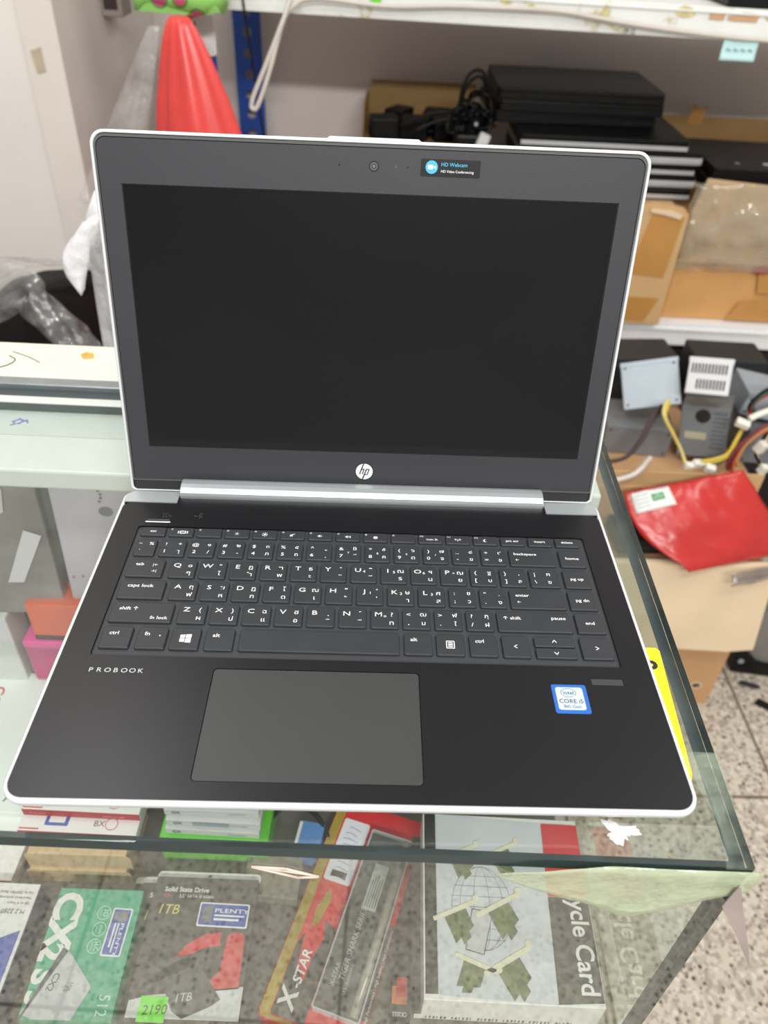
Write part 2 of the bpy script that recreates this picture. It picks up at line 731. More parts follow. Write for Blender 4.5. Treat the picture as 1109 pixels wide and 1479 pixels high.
def icon(kind):
    def f(bm, x0, x1, y0, y1):
        cx, cy = (x0 + x1) / 2, (y0 + y1) / 2 - .0004
        z = .01751
        if kind == 'screen':
            frame_icon(bm, cx + .001, cy, .0040, .0026, .0007)
            for s in (-1, 1):
                prism(bm, [rrect(cx + .001 + s * .0029 - .0003, cx + .001 + s * .0029 + .0003, cy - .0012, cy + .0012)], None, z)
        elif kind in ('dim', 'bright'):
            r = .0006 if kind == 'dim' else .0009
            prism(bm, [circle(cx, cy, r, 12)], None, z)
            for k in range(8):
                a = k * PI / 4
                prism(bm, [circle(cx + math.cos(a) * (r + .0007), cy + math.sin(a) * (r + .0007), .0002 if kind == 'dim' else .00032, 6)], None, z)
        elif kind in ('mute', 'down', 'up'):
            prism(bm, [[(cx - .0016, cy - .0005), (cx - .0009, cy - .0005), (cx, cy - .0013), (cx, cy + .0013), (cx - .0009, cy + .0005), (cx - .0016, cy + .0005)]], None, z)
            if kind == 'mute':
                prism(bm, [[(cx - .0018, cy - .0014), (cx - .0013, cy - .0014), (cx + .0016, cy + .0015), (cx + .0011, cy + .0015)]], None, z + .00002)
            if kind == 'down':
                prism(bm, [rrect(cx + .0006, cx + .0010, cy - .0006, cy + .0006)], None, z)
            if kind == 'up':
                for k in (0, 1):
                    prism(bm, [rrect(cx + .0006 + k * .0008, cx + .0010 + k * .0008, cy - .0006 - k * .0005, cy + .0006 + k * .0005)], None, z)
        elif kind == 'mic':
            for k in range(3):
                prism(bm, [rrect(cx - .0010 + k * .0008, cx - .0005 + k * .0008, cy - .0012, cy + .0012)], None, z)
            prism(bm, [rrect(cx - .0015, cx + .0015, cy - .0003, cy + .0003)], None, z + .00002)
        elif kind == 'radio':
            prism(bm, [rrect(cx - .0002, cx + .0002, cy - .0013, cy + .0006)], None, z)
            for s in (-1, 1):
                for rr in (.0009, .0016):
                    prism(bm, [[(cx + s * rr, cy - .0004), (cx + s * (rr + .0003), cy - .0004), (cx + s * (rr + .0003), cy + .0012), (cx + s * rr, cy + .0012)][::s]], None, z)
        elif kind == 'moon':
            o_ = [(cx + .0013 * math.cos(R(a)), cy + .0013 * math.sin(R(a))) for a in range(50, 311, 20)]
            i_ = [(cx + .0007 + .0011 * math.cos(R(a)), cy + .0011 * math.sin(R(a))) for a in range(70, 291, 20)]
            prism(bm, [o_ + i_[::-1]], None, z)
        elif kind == 'window':
            cx, cy = (x0 + x1) / 2, (y0 + y1) / 2
            for k, (ax, bx) in enumerate(((-.0030, -.0003), (.0001, .0032))):
                for ay, by in ((-.0029, -.0002), (.0002, .0029)):
                    s = .1
                    prism(bm, [[(cx + ax, cy + ay * (.85 + .15 * k)), (cx + bx, cy + ay * (.93 + .15 * k)), (cx + bx, cy + by * (.93 + .15 * k)), (cx + ax, cy + by * (.85 + .15 * k))]], None, z)
        elif kind == 'menu':
            cx, cy = (x0 + x1) / 2, (y0 + y1) / 2
            frame_icon(bm, cx, cy, .0048, .0056, .0005)
            for k in range(3):
                prism(bm, [rrect(cx - .0013, cx + .0013, cy - .0017 + k * .0013, cy - .0009 + k * .0013)], None, z)
        elif kind in ('left', 'right', 'uparrow', 'downarrow'):
            cx, cy = (x0 + x1) / 2, (y0 + y1) / 2
            s = .0012
            t = .0003
            pts = [(-s, -s * .8), (0, s * .8 - t), (s, -s * .8), (s, -s * .8 + 2.6 * t), (0, s * .8 + 1.6 * t), (-s, -s * .8 + 2.6 * t)][::-1]
            a = {'uparrow': 0, 'downarrow': 180, 'left': 90, 'right': -90}[kind]
            c_, s_ = math.cos(R(a)), math.sin(R(a))
            prism(bm, [[(cx + px * c_ - py * s_, cy + px * s_ + py * c_) for px, py in pts]], None, z)
    return f


# function row
FK = ['esc', 'screen', '', 'dim', 'bright', 'mute', 'down', 'up', 'mic', '', 'num lk', 'radio', 'moon', 'prt scr', 'insert', 'delete']
for i, s in enumerate(FK):
    xa = (-142.3 + i * 17.90) / 1000
    items = []
    if 1 <= i <= 12:
        items.append(('f%d' % i, 1.0, 5.6, 1.2, 'LEFT', 1.1))
    if s in ('esc', 'prt scr', 'insert', 'delete'):
        items.append((s, 7.8, 3.2, 1.9, 'CENTER', 1.15, .012))
    elif s == 'num lk':
        items.append((s, 9.0, 2.6, 1.7, 'CENTER', 1.1, .01))
    elif s:
        items.append(icon(s))
    key(xa, xa + .0157, .1852, .1932, items)
# number row
NK = [('!', '1', '+', 'ๅ'), ('@', '2', '๑', '/'), ('#', '3', '๒', '-'), ('$', '4', '๓', 'ภ'), ('%', '5', '๔', 'ถ'), ('^', '6', 'ู', 'ุ'), ('&', '7', '฿', 'ึ'),
      ('*', '8', '๕', 'ค'), ('(', '9', '๖', 'ต'), (')', '0', '๗', 'จ'), ('_', '-', '๘', 'ข'), ('+', '=', '๙', 'ช')]


def quad(a, b_, c, d):
    q = [(a, 3.4, 9.6, 2.7, 'CENTER', 1.2), (b_, 3.4, 3.0, 2.8, 'CENTER', 1.2)]
    return q + [(c, 12.0, 9.8, 2.9, 'CENTER', 1.1), (d, 12.0, 3.0, 2.9, 'CENTER', 1.1)]


key(-.1423, -.1296, .1662, .1813, [('~', 2.6, 10.0, 2.4, 'CENTER'), ('`', 3.2, 3.0, 2.6, 'CENTER'), ('%', 9.6, 9.6, 2.6, 'CENTER', 1.2)])
for i, q in enumerate(NK):
    xa = (-126.9 + i * P_) / 1000
    it = quad(*q)
    if q[1] in '789':
        it.append((q[1], 7.9, 6.5, 1.7, 'CENTER'))
    if q[1] == '0':
        it.append(('/', 7.9, 6.5, 2.0, 'CENTER'))
    key(xa, xa + .0158, .1662, .1813, it)
key(.0942, .1232, .1662, .1813, [('backspace', 3.2, 9.6, 2.2, 'LEFT', 1.15, .01), ('←', 3.6, 4.2, 2.0, 'LEFT', 1.1)])
key(.1263, .1427, .1662, .1813, [('home', 8.2, 6.6, 2.3, 'CENTER', 1.15, .01)])


def row(letters, thai, x0, y0, embed={}):
    for i, (a, tq) in enumerate(zip(letters, thai)):
        xa = (x0 + i * P_) / 1000
        if len(a) == 2:
            it = quad(a[0], a[1], tq[0], tq[1])
        else:
            it = [(a, 4.4, 8.9, 3.3, 'CENTER', 1.3), (tq[0], 12.2, 9.0, 3.1, 'CENTER', 1.15), (tq[1], 12.0, 2.6, 3.1, 'CENTER', 1.15)]
        if a in embed:
            it.append((embed[a], 8.2, 8.4, 2.1, 'CENTER', 1.1))
        key(xa, xa + .0159, y0, y0 + .0152, it)


row(list('QWERTYUIOP') + ['{[', '}]'], [('๐', 'ๆ'), ('"', 'ไ'), ('ฎ', 'ำ'), ('ฑ', 'พ'), ('ธ', 'ะ'), ('ํ', 'ั'), ('๊', 'ี'), ('ณ', 'ร'), ('ฯ', 'น'), ('ญ', 'ย'), ('ฐ', 'บ'), (',', 'ล')],
    -116.9, .1474, {'U': '4', 'I': '5', 'O': '6', 'P': '*'})
key(-.1425, -.1206, .1474, .1626, [('tab', 7.0, 9.6, 2.4, 'CENTER', 1.15, .01), ('|←', 16.5, 9.4, 2.0, 'CENTER'), ('→|', 16.5, 4.0, 2.0, 'CENTER')])
key(.1045, .1227, .1474, .1626, quad('|', '\\', 'ฅ', 'ฃ'))
key(.1258, .1423, .1474, .1626, [('pg up', 8.2, 6.6, 2.3, 'CENTER', 1.15, .01)])
row(list('ASDFGHJKL') + [':;', '".'], [('ฤ', 'ฟ'), ('ฆ', 'ห'), ('ฏ', 'ก'), ('โ', 'ด'), ('ฌ', 'เ'), ('็', '้'), ('๋', '่'), ('ษ', 'า'), ('ศ', 'ส'), ('ซ', 'ว'), ('.', 'ง')],
    -112.9, .1290, {'J': '1', 'K': '2', 'L': '3'})
key(-.1427, -.1162, .1290, .1442, [('caps lock', 4.4, 9.4, 2.5, 'LEFT', 1.15, .01)])
key(.0899, .1230, .1290, .1442, [('enter', 3.6, 9.6, 2.3, 'LEFT', 1.15, .01), ('←', 4.0, 4.2, 2.0, 'LEFT', 1.1)])
key(.1255, .1420, .1290, .1442, [('pg dn', 8.2, 6.6, 2.3, 'CENTER', 1.15, .01)])
row(list('ZXCVBNM') + ['<,', '>.', '?/'], [('(', 'ผ'), (')', 'ป'), ('ฉ', 'แ'), ('ฮ', 'อ'), ('ฺ', 'ิ'), ('์', 'ื'), ('?', 'ท'), ('ฒ', 'ม'), ('ฬ', 'ใ'), ('ฦ', 'ฝ')],
    -104.1, .1106, {'M': 'o'})
key(-.1426, -.1072, .1106, .1258, [('shift ↑', 4.4, 9.2, 2.4, 'LEFT', 1.15, .01), ('fn lock', -2.2, 2.4, 2.3, 'RIGHT', 1.1, .01)])
key(.0801, .1236, .1106, .1258, [('↑ shift', 3.8, 9.2, 2.3, 'LEFT', 1.15, .01), ('pause', -3.0, 9.8, 2.3, 'RIGHT', 1.15, .01)])
key(.1262, .1427, .1106, .1258, [('end', 8.2, 6.6, 2.3, 'CENTER', 1.15, .01)])
# bottom row
key(-.1428, -.1263, .0913, .1070, [('ctrl', 4.0, 9.6, 2.5, 'LEFT', 1.1, .01)])
key(-.1231, -.1068, .0913, .1070, [('fn', 3.8, 9.4, 2.6, 'LEFT', 1.1, .01), ('•', 12.4, 8.2, 2.4, 'CENTER')])
key(-.1043, -.0884, .0913, .1070, [icon('window')])
key(-.0853, -.0695, .0913, .1070, [('alt', 3.8, 9.4, 2.6, 'LEFT', 1.1, .01)])
key(-.0664, .0228, .0915, .1070, [])
key(.0255, .0412, .0917, .1070, [('alt', 3.6, 9.6, 2.5, 'LEFT', 1.1, .01)])
key(.0436, .0594, .0917, .1070, [icon('menu')])
key(.0623, .0779, .0917, .1070, [('ctrl', 3.4, 9.6, 2.4, 'LEFT', 1.1, .01)])
key(.0808, .0964, .0915, .1070, [icon('left')])
key(.0993, .1224, .0998, .1070, [icon('uparrow')])
key(.0993, .1224, .0915, .0988, [icon('downarrow')])
key(.1254, .1432, .0915, .1070, [icon('right')])

# ---- lid, in its own plane: x across, y up the lid, z towards the viewer
ANG = R(77.6446)
LIDM = Matrix(((1, 0, 0, 0), (0, math.cos(ANG), -math.sin(ANG), .2430), (0, math.sin(ANG), math.cos(ANG), DZ + .00125), (0, 0, 0, 1)))
b = BM()


def lring(i, z):
    return [(x, y, z) for x, y in rrect(-.163 + i, .163 - i, -.0085 + i * .5, .2192 - i, (.003, .003, .0085 - i * .8, .0085 - i * .8), 7)]


loft(b, [lring(.0040, -.0062), lring(.0012, -.0056), lring(.0, -.0038), lring(0, -.0004), lring(.0004, .0001), lring(.0012, .0003), lring(.0017, .0002), lring(.0018, -.0014)], smooth=True)
prism(b, [[(-.0275, .2186), (.0285, .2186), (.0262, .2204), (-.0252, .2204)]], -.0050, -.0002)
obj('lid_shell', b, SILVER, LT, LIDM)
b = BM()
prism(b, [rrect(-.1611, .1611, -.0075, .2173, (.002, .002, .0070, .0070), 6)], -.0020, -.0006)
obj('seal_gap', b, LINE, LT, LIDM)
b = BM()
prism(b, [rrect(-.1608, .1608, -.0004, .2170, (.001, .001, .0068, .0068), 6), rrect(-.1598, .1598, .0006, .2156, (.001, .001, .006, .006), 6)[::-1]], -.0010, .0004)
obj('gasket', b, GASK, LT, LIDM, bevel=.0003)
b = BM()
DX0, DX1, DY0, DY1 = -.1470, .1475, .0250, .1908
prism(b, [rrect(-.1594, .1594, -.0004, .2151, (.0008, .0008, .0056, .0056), 6), rrect(DX0, DX1, DY0, DY1, 0)[::-1]], -.0010, .0001)
bz = obj('bezel', b, BEZ, LT, LIDM, bevel=.0002)
b = BM()
prism(b, [rrect(-.1596, .1596, -.0082, -.0009, 0)], -.0010, -.0003)
obj('lower_strip', b, BEZLOW, LT, LIDM)
b = BM()
prism(b, [rrect(DX0 - .001, DX1 + .001, DY0 - .001, DY1 + .001, 0)], -.0012, -.0009)
obj('display_gap', b, LINE, LT, LIDM)
b = BM()
prism(b, [rrect(DX0 + .0005, DX1 - .0005, DY0 + .0005, DY1 - .0005, 0)], -.0010, -.0006)
obj('display', b, SCR, LT, LIDM)
# webcam, microphones, led
b = BM()
prism(b, [circle(.0007, .2055, .0030, 28), circle(.0007, .2055, .0022, 28)[::-1]], None, .00016)
prism(b, [circle(.0007, .2055, .0022, 28)], None, .00014, mi=1)
prism(b, [circle(.0007, .2055, .0014, 20), circle(.0007, .2055, .0009, 20)[::-1]], None, .00018, mi=0)
wc = obj('webcam', b, [LINE, mat('webcam_ring', (92, 92, 94), .35, .3)], LT, LIDM)
b = BM()
prism(b, [circle(.0007, .2055, .0009, 16)], None, .00019)
obj('lens', b, mat('lens_glass', (120, 118, 112), .1), wc)
b = BM()
for mx in (-.0195, .0205):
    prism(b, [circle(mx, .2056, .0006, 12)], None, .00015)
obj('microphone_holes', b, LINE, LT, LIDM)
b = BM()
prism(b, [circle(.0135, .2057, .0006, 12)], None, .00015)
obj('indicator_light', b, GASK, LT, LIDM)
# webcam sticker
b = BM()
prism(b, [rrect(.0281, .0629, .2013, .2107, .0006, 3)], .0001, .0003)
ws = obj('webcam_sticker', b, mat('sticker_black', (17, 17, 22), .3, coat=.3), LT, LIDM)
ws['label'] = 'small black sticker with a blue camera disc'
b = BM()
prism(b, [circle(.0344, .2063, .0036, 28)], None, .00034)
text(b, 'HD Webcam', .0400, .2070, .0020, 'LEFT', z=.00034, bold=.008)
obj('sticker_print', b, CYAN, ws)
b = BM()
prism(b, [rrect(.0322, .0352, .2051, .2075, .0005, 2)], None, .00038)
prism(b, [[(.0354, .2063), (.0368, .2052), (.0368, .2075)]], None, .00038)
text(b, 'HD Video Conferencing', .0400, .2036, .0014, 'LEFT', z=.00034, bold=.004, sx=.98)
obj('sticker_print', b, INK, ws)
# round badge: disc with the slanted letters cut by two long strokes
b = BM()
cx, cy = .0002, .0111
prism(b, [circle(cx, cy, .0066, 36), circle(cx, cy, .0059, 36)[::-1]], None, .00016)
prism(b, [circle(cx, cy, .0059, 36)], None, .00016, mi=1)
sl = .34


def bar(x0, x1, y0, y1):
    prism(b, [[(cx + x0 + sl * y0, cy + y0), (cx + x1 + sl * y0, cy + y0), (cx + x1 + sl * y1, cy + y1), (cx + x0 + sl * y1, cy + y1)]], None, .00020)


bar(-.0030, -.0021, -.0020, .0058)
bar(-.0011, -.0003, -.0020, .0013)
bar(-.0022, -.0004, .0012, .0020)
bar(.0004, .0013, -.0058, .0020)
bar(.0024, .0032, -.0020, .0014)
bar(.0012, .0031, .0013, .0020)
bar(.0012, .0031, -.0026, -.0019)
obj('round_badge', b, [LINE, INK], LT, LIDM)
# ================================================================== GLASS DISPLAY CASE
GLASS_TOP = glass_mat('counter_glass', (.97, .987, .978), 1.5, 1.0, .012, (190, 196, 186), .05)
GLASS_FRONT = glass_mat('front_glass', (.965, .985, .972), 1.62, 1.30, .01, (200, 200, 190), .03)
GLASS_SIDE = glass_mat('side_glass', (.93, .965, .94), 1.6, 1.2, .04, (190, 188, 170), .10)
GEDGE = mat('glass_edge', (24, 48, 52), .2, spec=.4, vary=.12, vscale=60)
GEDGE_D = mat('ground_glass_edge', (96, 92, 92), .35, vary=.18, vscale=80)
CASEW = mat('case_white_laminate', (206, 211, 206), .4, vary=.03, vscale=8)
CASEC = worn_paint_mat('cream_worn_wood', (222, 220, 200), (206, 170, 96), .72, 16, .5)
ALU = mat('aluminium_rail', (150, 156, 158), .35, .6, vary=.08, vscale=50)
ALUD = mat('dark_rail_groove', (74, 84, 86), .4, .3)
FROST = mat('pale_green_panel', (192, 200, 196), .35, vary=.06, vscale=14)
SHELF = mat('case_shelf', (104, 98, 93), .55, vary=.12, vscale=14)

CASE = thing('display_case', 'glass counter display case with worn white rear rails, full of boxed parts', 'display case', (.187, -.0163, 0), R(-1.4))


def pane(name, x0, x1, y0, y1, z0, z1, gm, axis, parent=CASE, em=GEDGE):
    """glass plate; its thin edge faces carry the edge colour"""
    b = BM()
    box(b, x0, x1, y0, y1, z0, z1)
    b.normal_update()
    for f in b.faces:
        f.material_index = 0 if abs(f.normal[axis]) > .5 else 1
    return obj(name, b, [gm, em], parent)


pane('top_pane', -1.30, 0, 0, .3720, .9420, .9497, GLASS_TOP, 2)
pane('front_pane', -1.30, -.0005, .0010, .0070, .600, .9418, GLASS_FRONT, 1, em=mat('dark_front_edge', (30, 50, 54), .3, vary=.15, vscale=80))
pane('side_pane', -.0075, -.0002, .0072, .4550, .600, .9418, GLASS_SIDE, 0, em=mat('dark_side_edge', (40, 54, 59), .35, vary=.15, vscale=80))
b = BM()
box(b, -1.30, -.0085, .0085, .4550, 0, .6445)
obj('case_bottom', b, SHELF, CASE, bevel=.002)
# rear rails, front to back
b = BM()
box(b, -1.30, -.012, .2905, .3385, .9240, .9415)
obj('front_rail', b, CASEW, CASE, bevel=.002)
b = BM()
box(b, -1.30, -.012, .3390, .3860, .9280, .9405)
bp_ = obj('pale_panel', b, FROST, CASE)
b = BM()
for (px, py, s) in ((-.507, .376, .0075), (-.4800, .3560, .0095)):
    for k in range(7):
        a = random.random() * 6.3
        c_ = (px + random.uniform(-1, 1) * s * .6, py + random.uniform(-1, 1) * s * .4)
        tube(b, [(c_[0] - math.cos(a) * s * .7, c_[1] - math.sin(a) * s * .3, .9408), (c_[0] + math.cos(a) * s * .7, c_[1] + math.sin(a) * s * .3, .9408)], .0005, 5)
obj('pen_scribble', b, mat('blue_pen', (112, 116, 190), .5), bp_)
b = BM()
box(b, -1.30, 0, .3735, .3835, .9300, .9500)
obj('glass_stop', b, CASEW, CASE, bevel=.001)
b = BM()
box(b, -1.30, 0, .3840, .3990, .9300, .9470)
obj('rail_groove', b, ALUD, CASE)
b = BM()
box(b, -1.30, 0, .3995, .4120, .9300, .9515)
obj('metal_rail', b, ALU, CASE, bevel=.001)
b = BM()
box(b, -1.30, 0, .4125, .4750, .9000, .9520)
cr = obj('cream_top_rail', b, CASEC, CASE, bevel=.003)
b = BM()
prism(b, [[(-.4610, .4540), (-.4560, .4470), (-.4470, .4490), (-.4500, .4580), (-.4580, .4600)]], .9519, .9526)
obj('paint_patch', b, mat('ochre_patch', (204, 158, 78), .6, vary=.2, vscale=200), cr)
b = BM()
tube(b, [(-.5230, .4470, .9523), (-.515, .440, .9523), (-.517, .431, .9523), (-.524, .424, .9523)], .0005, 5)
tube(b, [(-.523, .455, .9523), (-.505, .446, .9523), (-.492, .437, .9523)], .0004, 5)
obj('crack_line', b, mat('dark_crack', (60, 54, 40), .8), cr)
b = BM()
box(b, -1.30, -.008, .4560, .4620, .640, .8990)
obj('back_panel', b, CASEW, CASE)
# sliding doors standing inside, seen through the top
pane('sliding_door', -.62, -.4650, .3420, .3470, .650, .9235, glass_mat('door_glass', (.92, .95, .93), 1.5), 1, em=GEDGE_D)
pane('sliding_door', -.4560, -.10, .3500, .3550, .650, .9235, glass_mat('door_glass', (.92, .95, .93), 1.5), 1, em=GEDGE_D)

# clear greenish packing tape round the front corner, and residues on the glass
TAPE = film_mat('packing_tape', (206, 220, 184), .54, .2, .5)
TAPE2 = film_mat('packing_tape_side', (200, 214, 190), .13, .2, .4)
b = BM()
rng = []
for i in range(25):
    x = -.120 + .123 * i / 24
    zt = .9500 if x > -.07 else .9500 - (-.07 - x) * .22
    zb = zt - .052 * min(1, max(0, (x + .121) / .07)) ** .8
    if x > -.045:
        zb += (x + .045) * .66
    col_ = []
    for j in range(9):
        t = j / 8
        z = zt + (zb - zt) * t
        y = -.0012 - .0009 * abs(mnoise.noise(Vector((x * 26, z * 90, 3)))) - .0016 * math.exp(-((z - .944) / .008) ** 2)
        col_.append(b.verts.new((x, y, z)))
    rng.append(col_)
for a, c in zip(rng, rng[1:]):
    for j in range(8):
        b.faces.new([a[j], a[j + 1], c[j + 1], c[j]]).smooth = True
obj('packing_tape', b, TAPE, CASE, solid=.0002)
b = BM()
rng = []
for i in range(22):
    y = -.0015 + .062 * i / 21
    col_ = []
    for j, (dx, z) in enumerate(((-.014 + .003 * math.sin(y * 90), .9506), (-.006, .9508), (.0008, .9507), (.0016, .946), (.0015, .930 + .004 * math.sin(y * 70)))):
        col_.append(b.verts.new((dx + wob((y, dx, 1), 60, .0006), y, z)))
    rng.append(col_)
for a, c in zip(rng, rng[1:]):
    for j in range(4):
        b.faces.new([a[j], c[j], c[j + 1], a[j + 1]]).smooth = True
obj('packing_tape', b, TAPE2, CASE, solid=.0002)
b = BM()
loft(b, [[(x + .0225 + (.938 - z) * .12, y, z) for x, y, z in q] for q in [[(-.0275, -.0030, .938), (-.0265, -.0030, .938), (-.0265, -.0036, .938), (-.0275, -.0036, .938)],
         [(-.0315, -.0030, .918), (-.0215, -.0045, .917), (-.0215, -.0052, .917), (-.0315, -.0036, .918)],
         [(-.0200, -.0080, .893), (-.0155, -.0090, .893), (-.0155, -.0096, .893), (-.0200, -.0086, .893)],
         [(-.0108, -.0120, .870), (-.0100, -.0120, .870), (-.0100, -.0124, .870), (-.0108, -.0124, .870)]]])
obj('torn_tape_strip', b, mat('grey_tape', (164, 150, 146), .45, vary=.1), CASE)
b = BM()
pts = []
for i in range(40):
    a = 2 * PI * i / 40
    r = .0090 * (1 + .35 * math.sin(3 * a + 1) + random.uniform(-.25, .2))
    pts.append((-.0600 + r * .85 * math.cos(a), .0150 + r * .62 * math.sin(a)))
prism(b, [pts], .9501, .9505)
obj('peeled_residue', b, mat('white_residue', (232, 230, 230), .6, vary=.08, vscale=300), CASE)
b = BM()
FZ = Matrix(((1, 0, 0, 0), (0, 0, 1, 0), (0, 1, 0, 0), (0, 0, 0, 1)))
for k in range(4):
    tube(b, [(-.2330 + .006 * k, .0005, .9300 - .0012 * k), (-.2180 + .005 * k, .0005, .9268 - .0012 * k)], .0006, 5)
_q = [(-.2350, .0005, .9302), (-.2190, .0005, .9296), (-.2030, .0005, .9228), (-.2130, .0005, .9212)]
for k in range(4):
    tube(b, [_q[k], _q[(k + 1) % 4]], .0007, 5)
obj('sticker_residue', b, mat('cream_residue', (236, 214, 200), .6), CASE)

# ================================================================== THINGS INSIDE THE CASE
WHITE = mat('white_card', (232, 230, 226), .45, vary=.03)
OFFW = mat('grey_white_card', (206, 206, 204), .45, vary=.04)
RED = mat('red_card', (214, 40, 48), .4, vary=.05)
REDD = mat('dark_red_card', (176, 38, 46), .4, vary=.06)
GREEN = mat('sea_green_card', (72, 168, 132), .42, vary=.06, vscale=60)
GREYC = mat('charcoal_card', (78, 74, 70), .45, vary=.08, vscale=40)
DARKC = mat('black_card', (38, 36, 36), .45, vary=.1)
BLUE = mat('blue_card', (58, 84, 172), .4, vary=.06)
NAVY = mat('navy_card', (74, 82, 116), .45, vary=.1)
GOLD = mat('gold_card', (190, 162, 60), .35, .35, vary=.12, vscale=60)
LIME = mat('lime_card', (98, 202, 52), .35, vary=.05)
KRAFT = mat('kraft_card', (206, 178, 138), .7, vary=.06, vscale=30)
SLATE = mat('slate_print', (92, 92, 96), .5)
LGREY = mat('light_grey_print', (196, 196, 198), .4)
MIDG = mat('mid_grey_print', (128, 128, 130), .45, vary=.08)
CLEAR = glass_mat('clear_plastic', (.94, .95, .94), 1.45, 1.0, .05, (210, 210, 205), .06)
PCB = mat('circuit_green', (96, 110, 66), .45, vary=.25, vscale=150)
BONE = mat('bone_print', (222, 216, 190), .45)
BARB = mat('sticker_royal_blue', (62, 84, 168), .35)
YEL = mat('pale_gold_print', (214, 204, 110), .4)
FADE = mat('faded_red_print', (206, 70, 72), .45, vary=.1, vscale=60)


def warranty(parent, w, h, M, vertical=False):
    """blue sticker with a white border and a maker's name (no code)"""
    b = BM()
    prism(b, [rrect(-w / 2, w / 2, -h / 2, h / 2, .0012, 3)], 0, .0003, M)
    s = obj('warranty_sticker', b, WHITE, parent)
    b = BM()
    prism(b, [rrect(-w / 2 + .0011, w / 2 - .0011, -h / 2 + .0011, h / 2 - .0011, .0008, 3)], 0, .0004, M)
    f = obj('sticker_face', b, BARB, s)
    b = BM()
    text(b, 'PLENTY', -w * .18, h * .10, h * .17, 'LEFT', z=.00046, sx=w / h * .82, bold=.012, M=M)
    for k in range(2):
        prism(b, [rrect(-w * .18, w * (.42 - .10 * k), -h * (.06 + .17 * k), -h * (-.01 + .15 * k), 0)], None, .00046, M)
    prism(b, [rrect(-w * .42, -w * .22, -h * .34, h * .34, 0)], None, .00046, M, mi=1)
    obj('sticker_print', b, [WHITE, MIDG], s)
    return s


# --- sea-green drive box
t = thing('drive_box', 'sea-green boxed drive with big white sideways letters and a silver drive picture', 'box', (-.2289, .0955, .645), R(-1))
b = BM()
box(b, .0005, .0655, -.0915, -.0005, 0, .0300)
obj('carton', b, GREEN, t, bevel=.0006)
zt = .0303
b = BM()
for ch, yy, cap in (('C', -.0040, .0200), ('X', -.0222, .0195), ('2', -.0415, .0165), ('S', -.0590, .0150), ('5', -.0735, .0130)):
    text(b, ch, .0015, yy, cap, 'LEFT', rot=-PI / 2, z=zt, bold=.04, sx=1.05)
obj('front_lettering', b, WHITE, t)
b = BM()
for cy, s1, s2 in ((-.0185, '3D', 'NAND'), (-.0305, '6Gb/s', 'SATA'), (-.0425, 'SLC', 'CACHE')):
    prism(b, [circle(.0395 - (.0185 + cy) * -.02, cy, .0052, 28), circle(.0395 - (.0185 + cy) * -.02, cy, .0047, 28)[::-1]], None, zt)
    text(b, s1, .0393, cy, .0034 if len(s1) < 4 else .0018, 'CENTER', rot=-PI / 2, z=zt, bold=.01)
    text(b, s2, .0366, cy, .0012, 'CENTER', rot=-PI / 2, z=zt)
text(b, '512', .0530, -.0745, .0080, 'LEFT', rot=-PI / 2, z=zt, sx=.85)
obj('badge_print', b, mat('pale_green_print', (196, 230, 214), .45), t)
b = BM()
prism(b, [[(.0188, -.0450), (.0228, -.0470), (.0442, -.0685), (.0452, -.0705), (.0372, -.0912), (.0100, -.0912), (.0010, -.0880)]], None, zt + .0001)
obj('drive_picture', b, LGREY, t)
b = BM()
prism(b, [[(.0170, -.0440), (.0215, -.0462), (.0015, -.0935), (-.0002 + .0006, -.0925)]], None, zt + .0002)
text(b, 'CX2', .0170, -.0610, .0046, 'LEFT', rot=-PI / 2 - .28, z=zt + .0002, bold=.02)
text(b, 'USB', .0300, -.0670, .0024, 'LEFT', rot=-PI / 2 - .28, z=zt + .0002)
text(b, '2.5', .0270, -.0690, .0026, 'LEFT', rot=-PI / 2 - .28, z=zt + .0002)
obj('picture_print', b, SLATE, t)
warranty(t, .0345, .0150, at(.0530, -.0320, .0300, R(-92)))

# --- white and blue box on its left
t = thing('drive_box', 'white and blue box with upside-down print at the left end of the case front', 'box', (-.245, .0975, .645), R(-2))
b = BM()
box(b, -.085, 0, -.0925, 0, 0, .0300)
obj('carton', b, [WHITE], t, bevel=.0008)
b = BM()
box(b, -.0005, .0006, -.0920, -.0005, .0005, .0296)
obj('side_panel', b, NAVY, t)
b = BM()
prism(b, [[(-.0025, -.0350), (-.0025, -.0922), (-.0845, -.0922), (-.0845, -.0700), (-.0270, -.0400), (-.0220, -.0440)]], None, .0303)
obj('blue_band', b, BLUE, t)
b = BM()
prism(b, [[(-.0140, -.0470), (-.0180, -.0700), (-.050, -.0780), (-.050, -.0470)]], None, .0305)
obj('white_label', b, WHITE, t)
b = BM()
text(b, 'M.2 2280', -.0045, -.0200, .0034, 'LEFT', rot=PI, z=.0304, shear=.15)
for k, (wd) in enumerate((.030, .034, .026)):
    text(b, ('Up to 550MB/s Read Speed', 'Next level performance', 'Up to 4 Years')[k], -.0035, -.0065 - .0040 * k, .0021, 'LEFT', rot=PI, z=.0304)
obj('back_print', b, SLATE, t)

